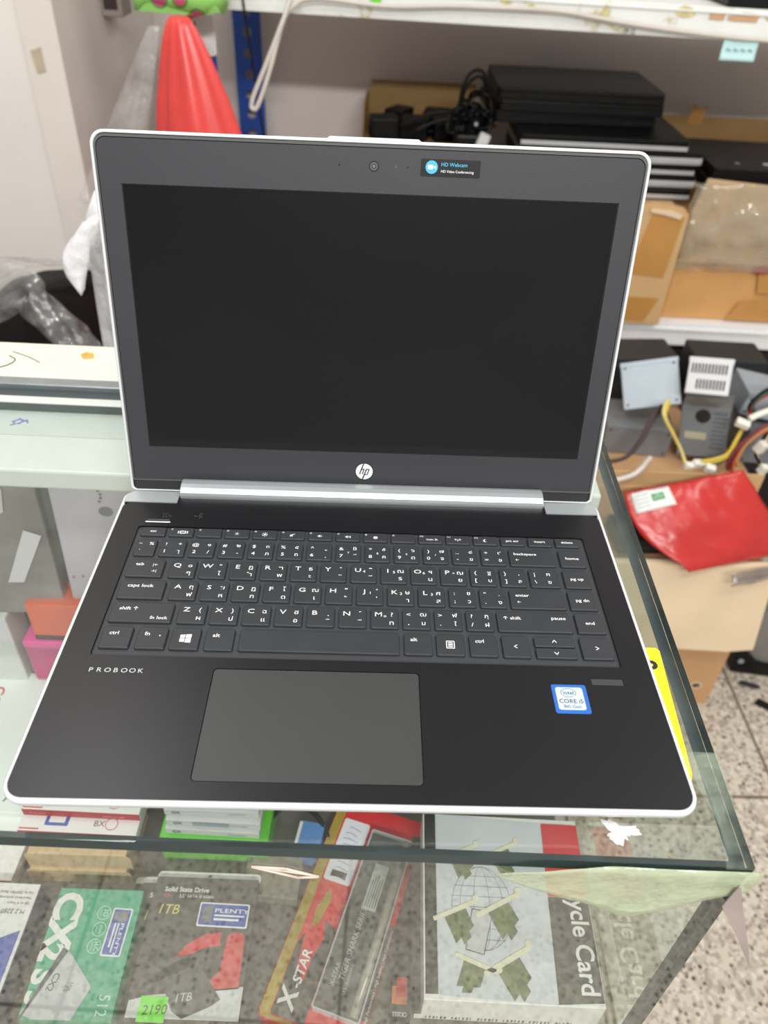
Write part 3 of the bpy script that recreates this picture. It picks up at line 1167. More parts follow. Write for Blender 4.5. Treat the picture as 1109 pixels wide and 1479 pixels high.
# --- three black drive cards with white hang tabs
CARD = ((-.1566, .1078, .6610, -1.3), (-.1698, .1060, .6530, .5), (-.1780, .1090, .6450, .2))
LBL = ('dark grey drive card on top of its pile, with red art and a blue sticker', 'dark grey drive card second in the pile, one letter showing at its left', 'dark grey drive card lowest in the pile, sticking out furthest left')
for i, (cx_, cy_, cz_, ra) in enumerate(CARD):
    t = thing('drive_card', LBL[i], 'card pack', (cx_, cy_, cz_), R(ra), 'drive cards in the case')
    Hh = .1000 if i == 0 else .098
    b = BM()
    prism(b, [rrect(0, .0815, -Hh, .0005, .001, 2)], 0, .0078)
    obj('carton', b, GREYC, t, bevel=.0004)
    b = BM()
    prism(b, [rrect(-.0010, .0822, .0008, .0068 + .0004 * i, (.0008, .0008, .003, .003), 4), circle(.041, .0034, .0016, 12, 1)[::-1]], .0010, .0036)
    obj('hang_tab', b, WHITE, t, bevel=.0004)
    zt = .0080
    b = BM()
    text(b, 'Solid State Drive', .0082, -.0112, .0036, 'LEFT', z=zt, bold=.02)
    if i == 0:
        text(b, '2.5" SATA III 6Gb/s', .0205, -.0156, .0024, 'LEFT', z=zt)
    obj('title_lettering', b, WHITE, t)
    b = BM()
    text(b, '1TB', .0075, -.0283, .0072, 'LEFT', z=zt, shear=.2)
    obj('size_lettering', b, YEL, t)
    if i:
        continue
    b = BM()
    text(b, 'R2+', .0085, -.0156, .0024, 'LEFT', z=zt, bold=.02)
    prism(b, [[(.0270, -.0600), (.0340, -.0500), (.0470, -.0420), (.0590, -.0405), (.0590, -.0470), (.0600, -.0500), (.0480, -.0520), (.0400, -.0560), (.0380, -.0610), (.0300, -.0640)]], None, zt)
    prism(b, [[(.0640, -.0425), (.0670, -.0405), (.0740, -.0405), (.0770, -.0430), (.0780, -.0790), (.0600, -.0810), (.0540, -.0760), (.0620, -.0680)]], None, zt)
    prism(b, [[(.0260, -.0690), (.0400, -.0680), (.0390, -.0720), (.0320, -.0740), (.0250, -.0720)]], None, zt + .0001)
    obj('red_art', b, FADE, t)
    b = BM()
    prism(b, [[(.0140, -.0853), (.0814, -.0775), (.0814, -.0998), (.0010, -.0998), (.0010, -.0890)]], None, zt)
    obj('white_footer', b, OFFW, t)
    b = BM()
    prism(b, [[(.0137, -.0633), (.0404, -.0562), (.0663, -.0863), (.0600, -.0910), (.0410, -.0995), (.0330, -.0950)]], None, zt + .0002)
    obj('drive_picture', b, mat('drive_grey', (86, 83, 80), .4, vary=.06), t)
    b = BM()
    prism(b, [[(.0065, -.0802), (.0200, -.0680), (.0330, -.0600), (.0445, -.0590), (.0430, -.0650), (.0330, -.0690), (.0180, -.0765)]], None, zt + .0003)
    obj('spear_art', b, mat('spear_black', (44, 42, 40), .5, vary=.5, vscale=500), t)
    b = BM()
    text(b, '1TB', .0345, -.0890, .0054, 'LEFT', rot=.12, z=zt + .0004, shear=.2)
    obj('drive_lettering', b, LGREY, t)
    warranty(t, .0390, .0180, at(.0578, -.0280, .0078, R(-1)))
b = BM()
prism(b, [rrect(-.0098, .0098, -.0078, .0086, 0)], 0, .0003)
PT = thing('price_tag', 'bright green handwritten price tag lying on the top drive card', 'price tag', (-.1395, .0128, .6692), R(-2))
obj('note', b, mat('neon_green_paper', (128, 232, 74), .6), PT)
b = BM()
text(b, '2190', -.0068, -.0035, .0062, 'LEFT', z=.0005, shear=.12, rot=.08)
obj('handwriting', b, mat('pencil_grey', (70, 96, 60), .6), PT)

# --- lime box with three thin white boxes
b = BM()
box(b, 0, .0900, 0, .0450, 0, .0350)
t = thing('lime_box', 'lime green box lying under the thin white boxes', 'box', (-.1605, .1340, .645), R(-2))
obj('carton', b, LIME, t, bevel=.0008)
for i, (dx, dy, dz, ra) in enumerate(((.0050, .0045, .0351, -2.5), (.0060, .0075, .0431, -2), (.0045, .0120, .0511, -1))):
    lab = ('thin white paste box lowest of three on the lime box', 'thin white paste box in the middle of three on the lime box', 'thin white paste box topmost of three on the lime box')[i]
    t2 = thing('paste_box', lab, 'box', (-.1605 + dx, .1340 + dy, .645 + dz), R(ra), 'thin white boxes on the lime box')
    b = BM()
    box(b, 0, .0780, 0, .0330, 0, .0078)
    obj('carton', b, OFFW, t2, bevel=.0006)
    b = BM()
    VM = Matrix(((1, 0, 0, 0), (0, 0, -1, -.0003), (0, 1, 0, 0), (0, 0, 0, 1)))
    text(b, 'GX', .006, .0022, .0036, 'LEFT', M=VM, bold=.02)
    text(b, 'Thermal Grease', .052, .0030, .0016, 'LEFT', M=VM)
    if i == 1:
        prism(b, [rrect(.022, .052, .0015, .0068, 0)], None, .0001, VM, mi=1)
    obj('side_print', b, [SLATE, mat('steel_print', (150, 164, 170), .4)], t2)

# --- stack: two kraft boxes below two red and white boxes, and a second pair of red boxes at the frame's edge
for i, (y0, z0) in enumerate(((.1140, .6450), (.1170, .6655))):
    t = thing('kraft_box', ('plain kraft box lowest of its stack', 'plain kraft box second from the bottom, under the red and white boxes')[i], 'box', (-.2630 + .002 * i, y0, z0), R(-1), 'kraft boxes')
    b = BM()
    box(b, 0, .0790, .0006, .0600, 0, .0200)
    obj('carton', b, KRAFT, t, bevel=.0008)
    b = BM()
    prism(b, [[(-.0005, .0000), (.0795, .0000), (.0830, -.0012), (.0775, .0012), (.0010, .0012), (-.0020, -.0006)]], .0004, .0193, at(0, 0, 0))
    obj('front_flap', b, KRAFT, t)
for i, (x0, y0, z0, lab) in enumerate(((-.2710, .1310, .6862, 'red and white box third from the bottom, on the kraft boxes'), (-.2700, .1440, .6957, 'red and white box topmost of its stack, half under the laptop'),
                                       (-.3720, .1060, .6450, 'red and white box at the far left edge, lowest of two'), (-.3700, .1080, .6547, 'red and white box at the far left edge, upper of two'))):
    t = thing('adapter_box', lab, 'box', (x0, y0, z0), R(-2), 'red and white boxes')
    b = BM()
    box(b, 0, .0960, 0, .0560, 0, .0094)
    obj('carton', b, WHITE, t, bevel=.0006)
    b = BM()
    prism(b, [rrect(.0003, .0957, -.0004, .0003, 0)], .0004, .0088)
    sp = obj('red_spine', b, REDD, t)
    b = BM()
    VM = Matrix(((1, 0, 0, 0), (0, 0, -1, -.0006), (0, 1, 0, 0), (0, 0, 0, 1)))
    text(b, 'Serial ATA', .006, .0036, .0020, 'LEFT', M=VM)
    text(b, 'SATA to USB', .066, .0030, .0022, 'LEFT', M=VM, bold=.01)
    obj('spine_lettering', b, mat('pink_print', (236, 170, 170), .5), sp)
    b = BM()
    prism(b, [rrect(.0200, .0390, .0050, .0180, .001, 2)], .0094, .0096)
    s = obj('blue_sticker', b, BARB, t)
    b = BM()
    prism(b, [rrect(.0230, .0360, .0075, .0150, .0005, 2)], None, .0098)
    text(b, 'BX', .0600, .0060, .0050, 'LEFT', z=.0096, mi=1)
    prism(b, [circle(.0740, .0085, .0052, 24), circle(.0740, .0085, .0046, 24)[::-1]], None, .0096, mi=2)
    prism(b, [rrect(.0200 - .019, .017, .0010, .0022, 0)], None, .0096, mi=2)
    obj('top_print', b, [WHITE, SLATE, FADE], t)

# --- red memory blister card
AX = R(-17.68)
t = thing('memory_blister', 'red and black memory card pack with a gold edge and a clear tray', 'blister pack', (-.0665, .0145, .6450), AX)
b = BM()
prism(b, [[(.003, 0), (.040, 0), (.0780, .0140), (.0780, .1790), (.0760, .1810), (.002, .1810), (0, .1790), (0, .003)]], 0, .0125)
obj('backing_card', b, RED, t, bevel=.0004)
b = BM()
prism(b, [[(.004, .0006), (.0390, .0006), (.0390, .003), (.0105, .003), (.0085, .006), (.0085, .1800), (.0006, .1800), (.0006, .004)]], None, .0127)
prism(b, [[(.0148, .0700), (.0172, .0705), (.0200, .0740), (.0212, .0850), (.0228, .0930), (.0212, .0990), (.0190, .1010), (.0172, .0985), (.0160, .0900), (.0138, .0860), (.0136, .0800), (.0150, .0760)]], None, .0128)
obj('gold_edge', b, GOLD, t)
b = BM()
prism(b, [[(.0090, .0040), (.0350, .0040), (.0350, .0330), (.0240, .0300), (.0150, .0420), (.0120, .0640), (.0090, .0540)]], None, .01275)
prism(b, [[(.0240, .0300), (.0350, .0340), (.0350, .0720), (.0240, .0780), (.0280, .0640), (.0240, .0480)]], None, .01276)
prism(b, [[(.0720, .0200), (.0778, .0200), (.0778, .0900), (.0740, .0900), (.0730, .0500)]], None, .01276)
obj('dark_art', b, GREYC, t)
b = BM()
text(b, 'X', .0235, .0085, .0125, 'LEFT', rot=PI / 2, z=.0130, bold=.03, shear=.15)
text(b, '-STAR', .0228, .0250, .0070, 'LEFT', rot=PI / 2, z=.0130, bold=.02, shear=.15, sx=1.05)
text(b, 'High Performance | High Stability | High Compatibility', .0775, .0180, .0022, 'LEFT', rot=PI / 2, z=.0130)
obj('maker_lettering', b, WHITE, t)
b = BM()
prism(b, [rrect(.0100, .0330, .1080, .1640, .002, 3)], .0125, .0129)
s = obj('white_sticker', b, mat('paper_white', (230, 228, 236), .6), t)
b = BM()
for k in range(9):
    y = .1560 - k * .0052
    tube(b, [(.0140 + random.random() * .003, y, .0130), (.0190, y + .001, .0130), (.0230 + random.random() * .006, y - .0006, .0130)], .0003, 4, n=3)
for k in range(5):
    tube(b, [(.0150, .1120 + k * .0012, .0131), (.0210, .1130 + k * .0010, .0131), (.0280, .1118 + k * .0013, .0131)], .0005, 4, n=3, mi=1)
obj('handwriting', b, [mat('violet_pen', (150, 140, 200), .6), DARKC], s)
b = BM()
prism(b, [rrect(.0366, .0735, .0150, .1580, .0015, 3), rrect(.0376, .0725, .0160, .1570, .001, 3)[::-1]], .0125, .0200)
obj('tray_rim', b, LGREY, t, bevel=.0004)
b = BM()
box(b, .0385, .0640, .0180, .1550, .0128, .0180)
mod = obj('memory_module', b, DARKC, t, bevel=.0008)
b = BM()
text(b, 'TIGER SHARK', .0530, .0390, .0042, 'LEFT', rot=PI / 2, z=.0183, bold=.02, shear=.2)
text(b, 'SERIES', .0530, .0770, .0042, 'LEFT', rot=PI / 2, z=.0183, shear=.2)
text(b, 'X-STAR', .0470, .0330, .0034, 'LEFT', rot=PI / 2, z=.0183, bold=.015, shear=.15)
text(b, 'U.S. Advanced', .0570, .0300, .0026, 'LEFT', rot=PI / 2, z=.0183)
obj('module_lettering', b, LGREY, mod)
b = BM()
prism(b, [rrect(.0485, .0600, .0930, .1310, .0006, 2)], None, .0182)
for k in range(5):
    prism(b, [rrect(.0502 + k * .0019, .0511 + k * .0019, .0950, .1180 + .002 * (k % 3), 0)], None, .0184, mi=1)
obj('module_label', b, [LGREY, SLATE], mod)
b = BM()
tube(b, [(.0680, .0180, .0165), (.0680, .1550, .0165)], .0036, 10)
obj('clear_rib', b, mat('plastic_rib', (168, 160, 146), .25, spec=.7), t)
b = BM()
box(b, .0372, .0729, .0156, .1574, .0196, .0202)
obj('clear_cover', b, CLEAR, t)

# --- recovery card box, on a darker box
t = thing('parts_box', 'dark box lying under the big grey card box, at the front glass', 'box', (.0440, .0070, .645), R(-2))
b = BM()
box(b, 0, .1280, 0, .1280, 0, .0445)
obj('carton', b, GREYC, t, bevel=.001)
b = BM()
VM = Matrix(((1, 0, 0, 0), (0, 0, -1, -.0004), (0, 1, 0, 0), (0, 0, 0, 1)))
prism(b, [rrect(.002, .126, .0350, .0435, 0)], None, 0, VM)
for k in range(40):
    if k % 7 != 6:
        prism(b, [rrect(.010 + k * .0026, .0108 + k * .0026 + (k % 3) * .0004, .0362, .0424, 0)], None, .0001, VM, mi=1)
obj('front_label', b, [WHITE, DARKC], t)

t = thing('card_box', 'flat grey boxed plug-in card with circuit board pictures and a red band', 'box', (.0504, .0049, .6896), R(-2))
b = BM()
box(b, 0, .1225, 0, .1335, 0, .0300)
obj('carton', b, WHITE, t, bevel=.0006)
zt = .0303
b = BM()
prism(b, [rrect(.0012, .0098, .0035, .1328, 0)], None, zt)
obj('dark_margin', b, DARKC, t)
b = BM()
prism(b, [[(.0100, .0030), (.0905, .0004), (.0942, .1295), (.0100, .1334)]], None, zt)
obj('grey_art_panel', b, mat('art_grey', (204, 206, 212), .4, vary=.05, vscale=25), t)
b = BM()
prism(b, [[(.0908, .0008), (.1220, .0030), (.1220, .0720), (.0925, .0720)]], None, zt)
bd = obj('dark_band', b, GREYC, t)
b = BM()
text(b, 'Recycle Card', .1075, .0945, .0125, 'LEFT', rot=-PI / 2, z=zt + .0003, bold=.018, sx=.92)
obj('band_lettering', b, WHITE, bd)
b = BM()
prism(b, [[(.0926, .0722), (.1220, .0722), (.1222, .1290), (.0942, .1292)]], None, zt + .0006)
obj('red_band', b, RED, t)
b = BM()
for k in range(6):  # wire globe
    s = math.cos(PI * (k + .5) / 6)
    lp = [(.0430 + .0230 * s * math.cos(a), .0620 + .0300 * math.sin(a)) for a in [2 * PI * i / 28 for i in range(28)]]
    li = [(.0430 + (.0230 * s - .00035 * (1 if s > 0 else -1)) * math.cos(a), .0620 + .0296 * math.sin(a)) for a in [2 * PI * i / 28 for i in range(28)]]
    if k < 3:
        prism(b, [lp, li[::-1]], None, zt + .0002)
for k in range(-3, 4):
    yy = .0620 + k * .0075
    hw = .0230 * math.sqrt(max(0, 1 - (k * .0075 / .030) ** 2))
    prism(b, [rrect(.0430 - hw, .0430 + hw, yy - .0002, yy + .0002, 0)], None, zt + .0002)
obj('globe_art', b, MIDG, t)
b = BM()
prism(b, [[(.0300, .0330), (.0420, .0300), (.0500, .0580), (.0360, .0600)]], None, zt + .0004)
prism(b, [[(.0294, .0322), (.0426, .0292), (.0507, .0587), (.0355, .0607)]], None, zt + .00035, mi=1)
obj('paper_art', b, [LGREY, SLATE], t)
for n_, (px, py, s, ra) in enumerate(((.0240, .0540, 1.0, 24), (.0560, .0590, 1.05, 28), (.0340, .0200, .9, -20), (.0600, .0210, 1.1, 30), (.0280, .0980, .9, 22), (.0600, .1010, .9, 26))):
    M_ = at(px, py, 0, R(ra))
    b = BM()
    prism(b, [[(-.008 * s, -.016 * s), (-.003 * s, -.014 * s), (-.003 * s, -.019 * s), (.004 * s, -.016 * s), (.004 * s, -.012 * s), (.009 * s, -.010 * s), (.009 * s, .003 * s), (-.008 * s, .003 * s)]], None, zt + .0005, M_)
    pc = obj('board_picture', b, PCB, t)
    b = BM()
    prism(b, [rrect(-.016 * s, .019 * s, .0032 * s, .0066 * s, .0008, 2)], None, zt + .0006, M_)
    prism(b, [circle(.019 * s, .0070 * s, .0024 * s, 12)], None, zt + .0007, M_)
    obj('bracket_picture', b, BONE, pc)

# --- small battery card in front, black lead and blue pack behind the lime box
t = thing('battery_card', 'small battery card with orange print beside the red memory pack', 'card pack', (.0300, .0070, .6450), R(-3))
b = BM()
box(b, 0, .0125, 0, .0330, 0, .0200)
obj('carton', b, DARKC, t, bevel=.0006)
b = BM()
prism(b, [rrect(.0008, .0120, .0130, .0250, 0)], None, .0203)
prism(b, [rrect(.0040, .0120, .0180, .0310, 0)], None, .0204, mi=1)
text(b, 'CR2032', .0120, .0080, .0028, 'LEFT', rot=PI, z=.0203, mi=2, sx=.8, bold=.01)
obj('card_print', b, [mat('orange_print', (214, 120, 60), .45, vary=.2, vscale=200), RED, WHITE], t)
b = BM()
tube(b, [(-.078, .128, .648), (-.078, .150, .662), (-.060, .172, .668), (-.035, .168, .664), (-.020, .150, .655), (-.012, .170, .649)], .0022, 8)
tag(obj('cable', b, RUB), 'black lead looping on the case shelf behind the red memory pack', 'cable')
b = BM()
box(b, 0, .022, 0, .030, 0, .016)
t = thing('blue_pack', 'small blue pack with white edges beside the red memory pack', 'box', (-.0520, .1330, .645), R(-10))
obj('carton', b, WHITE, t, bevel=.0006)
b = BM()
box(b, .003, .0222, -.0004, .0302, .002, .0164)
obj('blue_face', b, mat('soft_blue', (92, 140, 204), .45), t)
b = BM()
box(b, 0, .046, 0, .036, 0, .012)
t = thing('beige_pack', 'flat beige carton on the shelf beside the black lead', 'box', (-.104 + .014, .100, .645), R(-4))
obj('carton', b, mat('beige_grey_card', (140, 132, 120), .6, vary=.08), t, bevel=.0006)

# --- left part of the case: white carton, pink and orange packs, clear wallets
t = thing('white_carton', 'large flat white carton lying inside the case left of the laptop', 'box', (-.4700, .1650, .645), R(-2))
b = BM()
box(b, 0, .2000, 0, .1480, 0, .0260)
obj('carton', b, mat('bright_card', (226, 232, 226), .5, vary=.02), t, bevel=.001)
b = BM()
text(b, 'CO', .1100, .1290, .0110, 'LEFT', rot=-PI / 2, z=.0263, bold=.01)
prism(b, [rrect(.1140, .1180, .0900, .1060, 0)], None, .0263)
obj('red_lettering', b, FADE, t)
b = BM()
prism(b, [[(.166, .010), (.168, .010), (.188, .060), (.1862, .060)]], None, .0263)
obj('grey_line', b, MIDG, t)

t = thing('pink_box', 'magenta box standing at the back of the case under the orange one', 'box', (-.3180, .2980, .6745), R(-1))
b = BM()
box(b, 0, .1150, 0, .0350, 0, .0560)
obj('carton', b, mat('magenta_pack', (186, 60, 118), .3, vary=.12, vscale=20), t, bevel=.002)
b = BM()
box(b, -.0005, .1155, -.0006, .0354, .0470, .0564)
obj('lid', b, mat('hot_pink', (226, 74, 152), .3), t, bevel=.002)
t = thing('grey_block', 'dark grey carton below the magenta box at the back of the case', 'box', (-.3400, .3160, .645), R(-1))
b = BM()
box(b, -.01, .1350, -.0010, .0180, 0, .0290)
obj('carton', b, MIDG, t, bevel=.001)
t = thing('orange_box', 'orange-red pack lying on the magenta box', 'box', (-.3060, .3010, .7313), R(-1))
b = BM()
box(b, 0, .1060, 0, .0310, 0, .0460)
obj('carton', b, mat('orange_pack', (214, 88, 52), .35, vary=.08), t, bevel=.002)
b = BM()
box(b, .001, .105, -.0008, .0312, -.0001, .0050)
obj('dark_base', b, DARKC, t)
t = thing('white_block', 'small white carton standing left of the magenta box', 'box', (-.3950, .3000, .6450), R(-1))
b = BM()
box(b, 0, .0680, 0, .0330, 0, .1150)
obj('carton', b, OFFW, t, bevel=.002)
b = BM()
box(b, .002, .066, -.0006, .0332, .0800, .1153)
obj('grey_cap', b, LGREY, t, bevel=.001)
t = thing('patterned_wallet', 'pale lilac wallet with a dark oval and dots, standing on the orange pack', 'package', (-.2640, .3090, .7780), R(-1), rot=(R(-6), 0, R(-1)))
b = BM()
box(b, 0, .0880, 0, .0140, 0, .1350)
obj('wallet_body', b, mat('lilac_grey', (178, 172, 180), .4, vary=.05), t, bevel=.002)
b = BM()
VM = Matrix(((1, 0, 0, 0), (0, 0, -1, -.0006), (0, 1, 0, 0), (0, 0, 0, 1)))
prism(b, [circle(.046, .098, .0062, 20, .8)], None, 0, VM)
for k in range(7):
    prism(b, [circle(.042 + .002 * math.sin(k), .108 + k * .0036, .0014, 10)], None, 0, VM)
    prism(b, [circle(.006 + k * .0085, .026 + .001 * (k % 2), .0013, 10)], None, 0, VM, mi=1)
obj('dot_pattern', b, [mat('slate_violet', (96, 90, 108), .5), mat('dusty_rose', (160, 110, 116), .5)], t)
t = thing('clear_wallet', 'clear grey plastic wallet leaning at the left behind the sliding glass', 'package', (-.3620, .3050, .7606), rot=(R(-4), 0, R(2)))
b = BM()
box(b, 0, .0900, 0, .0120, 0, .1520)
obj('wallet_body', b, mat('smoky_wallet', (120, 114, 112), .22, spec=.7, vary=.3, vscale=18, bump=.3, bscale=30), t, bevel=.002)
b = BM()
VM = Matrix(((1, 0, 0, 0), (0, 0, -1, -.0012), (0, 1, 0, 0), (0, 0, 0, 1)))
prism(b, [[(.046, .038), (.060, .038), (.086, .090), (.072, .096)]], 0, .0006, VM)
prism(b, [[(.042, .105), (.060, .115), (.064, .138), (.048, .132)]], 0, .0006, VM)
obj('pale_insert', b, mat('insert_grey', (196, 192, 196), .35), t)

# ---- yellow sheet under the laptop's right edge
t = thing('yellow_sheet', 'bright yellow paper sheet lying on the glass under the laptop', 'paper', (.0900, .1100, .9499), 0)
b = BM()
prism(b, [[(-.05, -.0840), (.0800, -.0840), (.0825, -.0780), (.0860, -.0300), (.0886, .0035), (.0870, .0058), (-.05, .0062)]], 0, .0004)
obj('sheet', b, mat('yellow_paper', (238, 232, 30), .6), t)
b = BM()
text(b, 'P', .0805, -.0150, .0110, 'CENTER', rot=0, z=.0006, bold=.03)
obj('sheet_print', b, DARKC, t)
# ================================================================== SHELVING BEHIND
RACKW = worn_paint_mat('worn_white_rack', (228, 230, 226), (196, 188, 146), .60, 14, .5)
RACKW2 = worn_paint_mat('grey_white_rack', (226, 226, 226), (170, 160, 150), .72, 10, .5)
RBLUE = mat('rack_blue', (34, 76, 160), .4, vary=.08)
CARD_K = mat('kraft_carton', (202, 164, 116), .75, vary=.07, vscale=9)
CARD_D = mat('dull_carton', (150, 120, 74), .8, vary=.1, vscale=9)
CARD_P = mat('pale_carton', (222, 200, 168), .75, vary=.05, vscale=9)
CTAPE = mat('brown_parcel_tape', (190, 138, 74), .25, vary=.06, spec=.6)
BLK = mat('black_plastic', (13, 13, 14), .45, spec=.25, vary=.15)
BLK2 = mat('black_lid', (22, 20, 20), .45, spec=.3, vary=.1)
SILV = mat('silver_plastic', (186, 188, 190), .35, .3, vary=.05)
FILM = film_mat('clear_film', (190, 180, 160), .26, .08, 1.0)
BAGC = film_mat('clear_bag', (212, 208, 206), .20, .10, .9)
BAGW = film_mat('white_bag', (240, 240, 242), .88, .3, .4)
BAGR = mat('red_bag_plastic', (222, 72, 68), .32, spec=.6, vary=.08, vscale=14)
WIREW = mat('white_cable', (204, 197, 188), .5, vary=.05)

RK = thing('storage_rack', 'worn white shelving unit on blue slotted posts along the back wall', 'shelving', (0, 1.432, 0), R(-2))
TILT = Euler((0, R(.55), 0)).to_matrix().to_4x4()
b = BM()
box(b, -.335, 1.30, 0, .46, -.049, 0)
us = obj('shelf', b, RACKW, RK, Matrix.Translation((0, 0, 1.1605)) @ TILT, bevel=.002)
b = BM()
box(b, -.335, 1.30, -.003, -.0003, -.009, -.006)
obj('edge_fold', b, RACKW, us)
b = BM()
pts = lambda cx, cz, w, h, n=14: [(cx + w * math.cos(2 * PI * i / n) * random.uniform(.75, 1.1), cz + h * math.sin(2 * PI * i / n) * random.uniform(.7, 1.1)) for i in range(n)]
VX = Matrix(((1, 0, 0, 0), (0, 0, -1, -.0006), (0, 1, 0, 0), (0, 0, 0, 1)))
prism(b, [rrect(.583, .610, -.0190, -.0090, .001, 2)], 0, .0006, VX)
prism(b, [[(.614, -.017), (.625, -.0195), (.668, -.0195), (.671, -.006), (.640, -.005), (.628, -.010), (.616, -.012)]], 0, .0006, VX)
obj('brown_tape_scrap', b, mat('tape_scrap', (200, 160, 124), .6, vary=.1), us)
b = BM()
for cx, cz, w, h in ((.540, -.010, .020, .009), (.40, -.017, .006, .010), (.270, -.018, .008, .007), (.225, -.012, .012, .003), (.695, -.012, .014, .006)):
    b = BM()
    prism(b, [pts(cx, cz, w, h)], 0, .0003, VX)
    obj('yellowed_glue_patch', b, mat('old_glue', (206, 194, 140), .6, vary=.25, vscale=90), us)
b = BM()
prism(b, [circle(-.004, -.0165, .0105, 24)], 0, .0005, VX)
obj('dot_sticker', b, mat('dot_green', (98, 214, 40), .5), us)
b = BM()
text(b, '19 12', .440, -.0480, .0085, 'LEFT', z=.0012, M=VX, mi=0, sx=.75, bold=.02)
obj('shelf_number', b, mat('faded_ink', (90, 86, 80), .6), us)
b = BM()
box(b, -.335, 1.30, 0, .46, -.054, 0)
ls = obj('shelf', b, RACKW2, RK, Matrix.Translation((0, -.010, .5705)), bevel=.002)
b = BM()
box(b, -.335, 1.30, -.006, -.0003, -.016, -.012)
obj('edge_fold', b, RACKW2, ls)


def slotted(w, z0, z1, pitch=.043):
    holes = []
    z = z0 + .03
    while z < z1 - .03:
        holes.append(rrect(w * .30, w * .62, z - .010, z + .010, .006, 3)[::-1])
        z += pitch
    return [[(0, z0), (w, z0), (w, z1), (0, z1)]] + holes


VZ = Matrix(((1, 0, 0, 0), (0, 0, 1, 0), (0, 1, 0, 0), (0, 0, 0, 1)))
for px_, py_, w, z1_ in ((-.3320, .0080, .034, 1.0990), (-.3500, .4620, .062, 1.90)):
    b = BM()
    prism(b, slotted(w, 0, z1_), 0, .003, at(px_, py_, 0) @ VZ)
    prism(b, slotted(.040, 0, z1_), 0, .003, at(px_ + .0005, py_ - .0005, 0, R(90)) @ VZ)
    obj('post', b, RBLUE, RK)
b = BM()
prism(b, [rrect(-.345, -.295, 1.040, 1.104, .006, 3), rrect(-.335, -.329, 1.048, 1.060)[::-1], rrect(-.335, -.329, 1.080, 1.094)[::-1]], 0, .003, at(0, .0035, 0) @ Matrix(((1, 0, 0, 0), (0, 0, -1, 0), (0, 1, 0, 0), (0, 0, 0, 1))))
obj('bracket_plate', b, RACKW2, RK, bevel=.001)

# ---- things on and at the upper shelf
b = BM()
box(b, 0, .40, 0, .26, 0, .024)
t = thing('black_notebook', 'black closed notebook lying on the upper shelf at the right edge', 'laptop', (.612, 1.418, 1.1552), R(-3), 'closed notebooks', rot=(0, R(.55), R(-2)))
obj('body', b, BLK, t, bevel=.004)
b = BM()
box(b, .004, .396, -.001, .256, .0240, .0262)
obj('lid', b, BLK2, t, bevel=.001)

b = BM()
rings = []
for i in range(11):
    z = i / 10
    rr = []
    for k in range(28):
        a = 2 * PI * k / 28
        rx = .082 * (.93 + .07 * math.sin(PI * z)) + wob((a * 1.2, z * 3, 1), 1.2, .006)
        ry = .050 * (.9 + .1 * math.sin(PI * z))
        c_, s_ = math.cos(a), math.sin(a)
        rr.append((math.copysign(abs(c_) ** .45, c_) * rx, math.copysign(abs(s_) ** .45, s_) * ry, z * .15 + (.008 * math.sin(6 * a) if i == 0 else 0)))
    rings.append(rr)
loft(b, rings, smooth=True)
m_ = bpy.data.materials.new('flowered_fabric')
n_, l_ = nodes_of(m_)
tc = n_.new('ShaderNodeTexCoord')
vo = n_.new('ShaderNodeTexVoronoi')
vo.inputs['Scale'].default_value = 24
l_.new(tc.outputs['Object'], vo.inputs['Vector'])
rp = n_.new('ShaderNodeValToRGB')
rp.color_ramp.interpolation = 'CONSTANT'
rp.color_ramp.elements[0].color = lin((206, 90, 130))
rp.color_ramp.elements[1].position = .28
rp.color_ramp.elements[1].color = lin((90, 150, 70))
x_ = rp.color_ramp.elements.new(.36)
x_.color = lin((150, 214, 110))
l_.new(vo.outputs['Distance'], rp.inputs['Fac'])
l_.new(rp.outputs['Color'], n_['Principled BSDF'].inputs['Base Color'])
t = thing('flowered_bag', 'light green bag with pink flowers hanging at the corner of the upper shelf', 'bag', (-.336, 1.378, 1.1240), R(-4))
obj('bag_body', b, m_, t)
b = BM()
tube(b, [(-.03, 0, .145), (-.035, .03, .24), (0, .06, .28), (.035, .03, .24), (.03, 0, .145)], .004, 8)
obj('handle', b, mat('green_strap', (110, 180, 90), .7), t)

# red carrier bag gathered at the top
def bag(bm, top, bottom_w, bottom_d, h, folds, amp, seed, nk=96, nz=26, topr=.014, power=.8, lean=(0, 0)):
    rings = []
    for i in range(nz + 1):
        t_ = i / nz
        z = -h * t_
        rr = []
        g = t_ ** power
        for k in range(nk):
            a = 2 * PI * k / nk
            f = math.sin(folds * a + seed + 1.5 * t_) * .6 + math.sin((folds * 2 + 1) * a + 2 * seed) * .4
            rx = topr + (bottom_w - topr) * g
            ry = topr * .6 + (bottom_d - topr * .6) * g
            m = 1 + amp * f * (1.15 - t_ * .7) + mnoise.noise(Vector((math.cos(a) * 2, math.sin(a) * 2, t_ * 4 + seed))) * .10 * t_
            rr.append((math.cos(a) * rx * m + lean[0] * t_, math.sin(a) * ry * m + lean[1] * t_, z))
        rings.append(rr)
    loft(bm, rings, smooth=True)


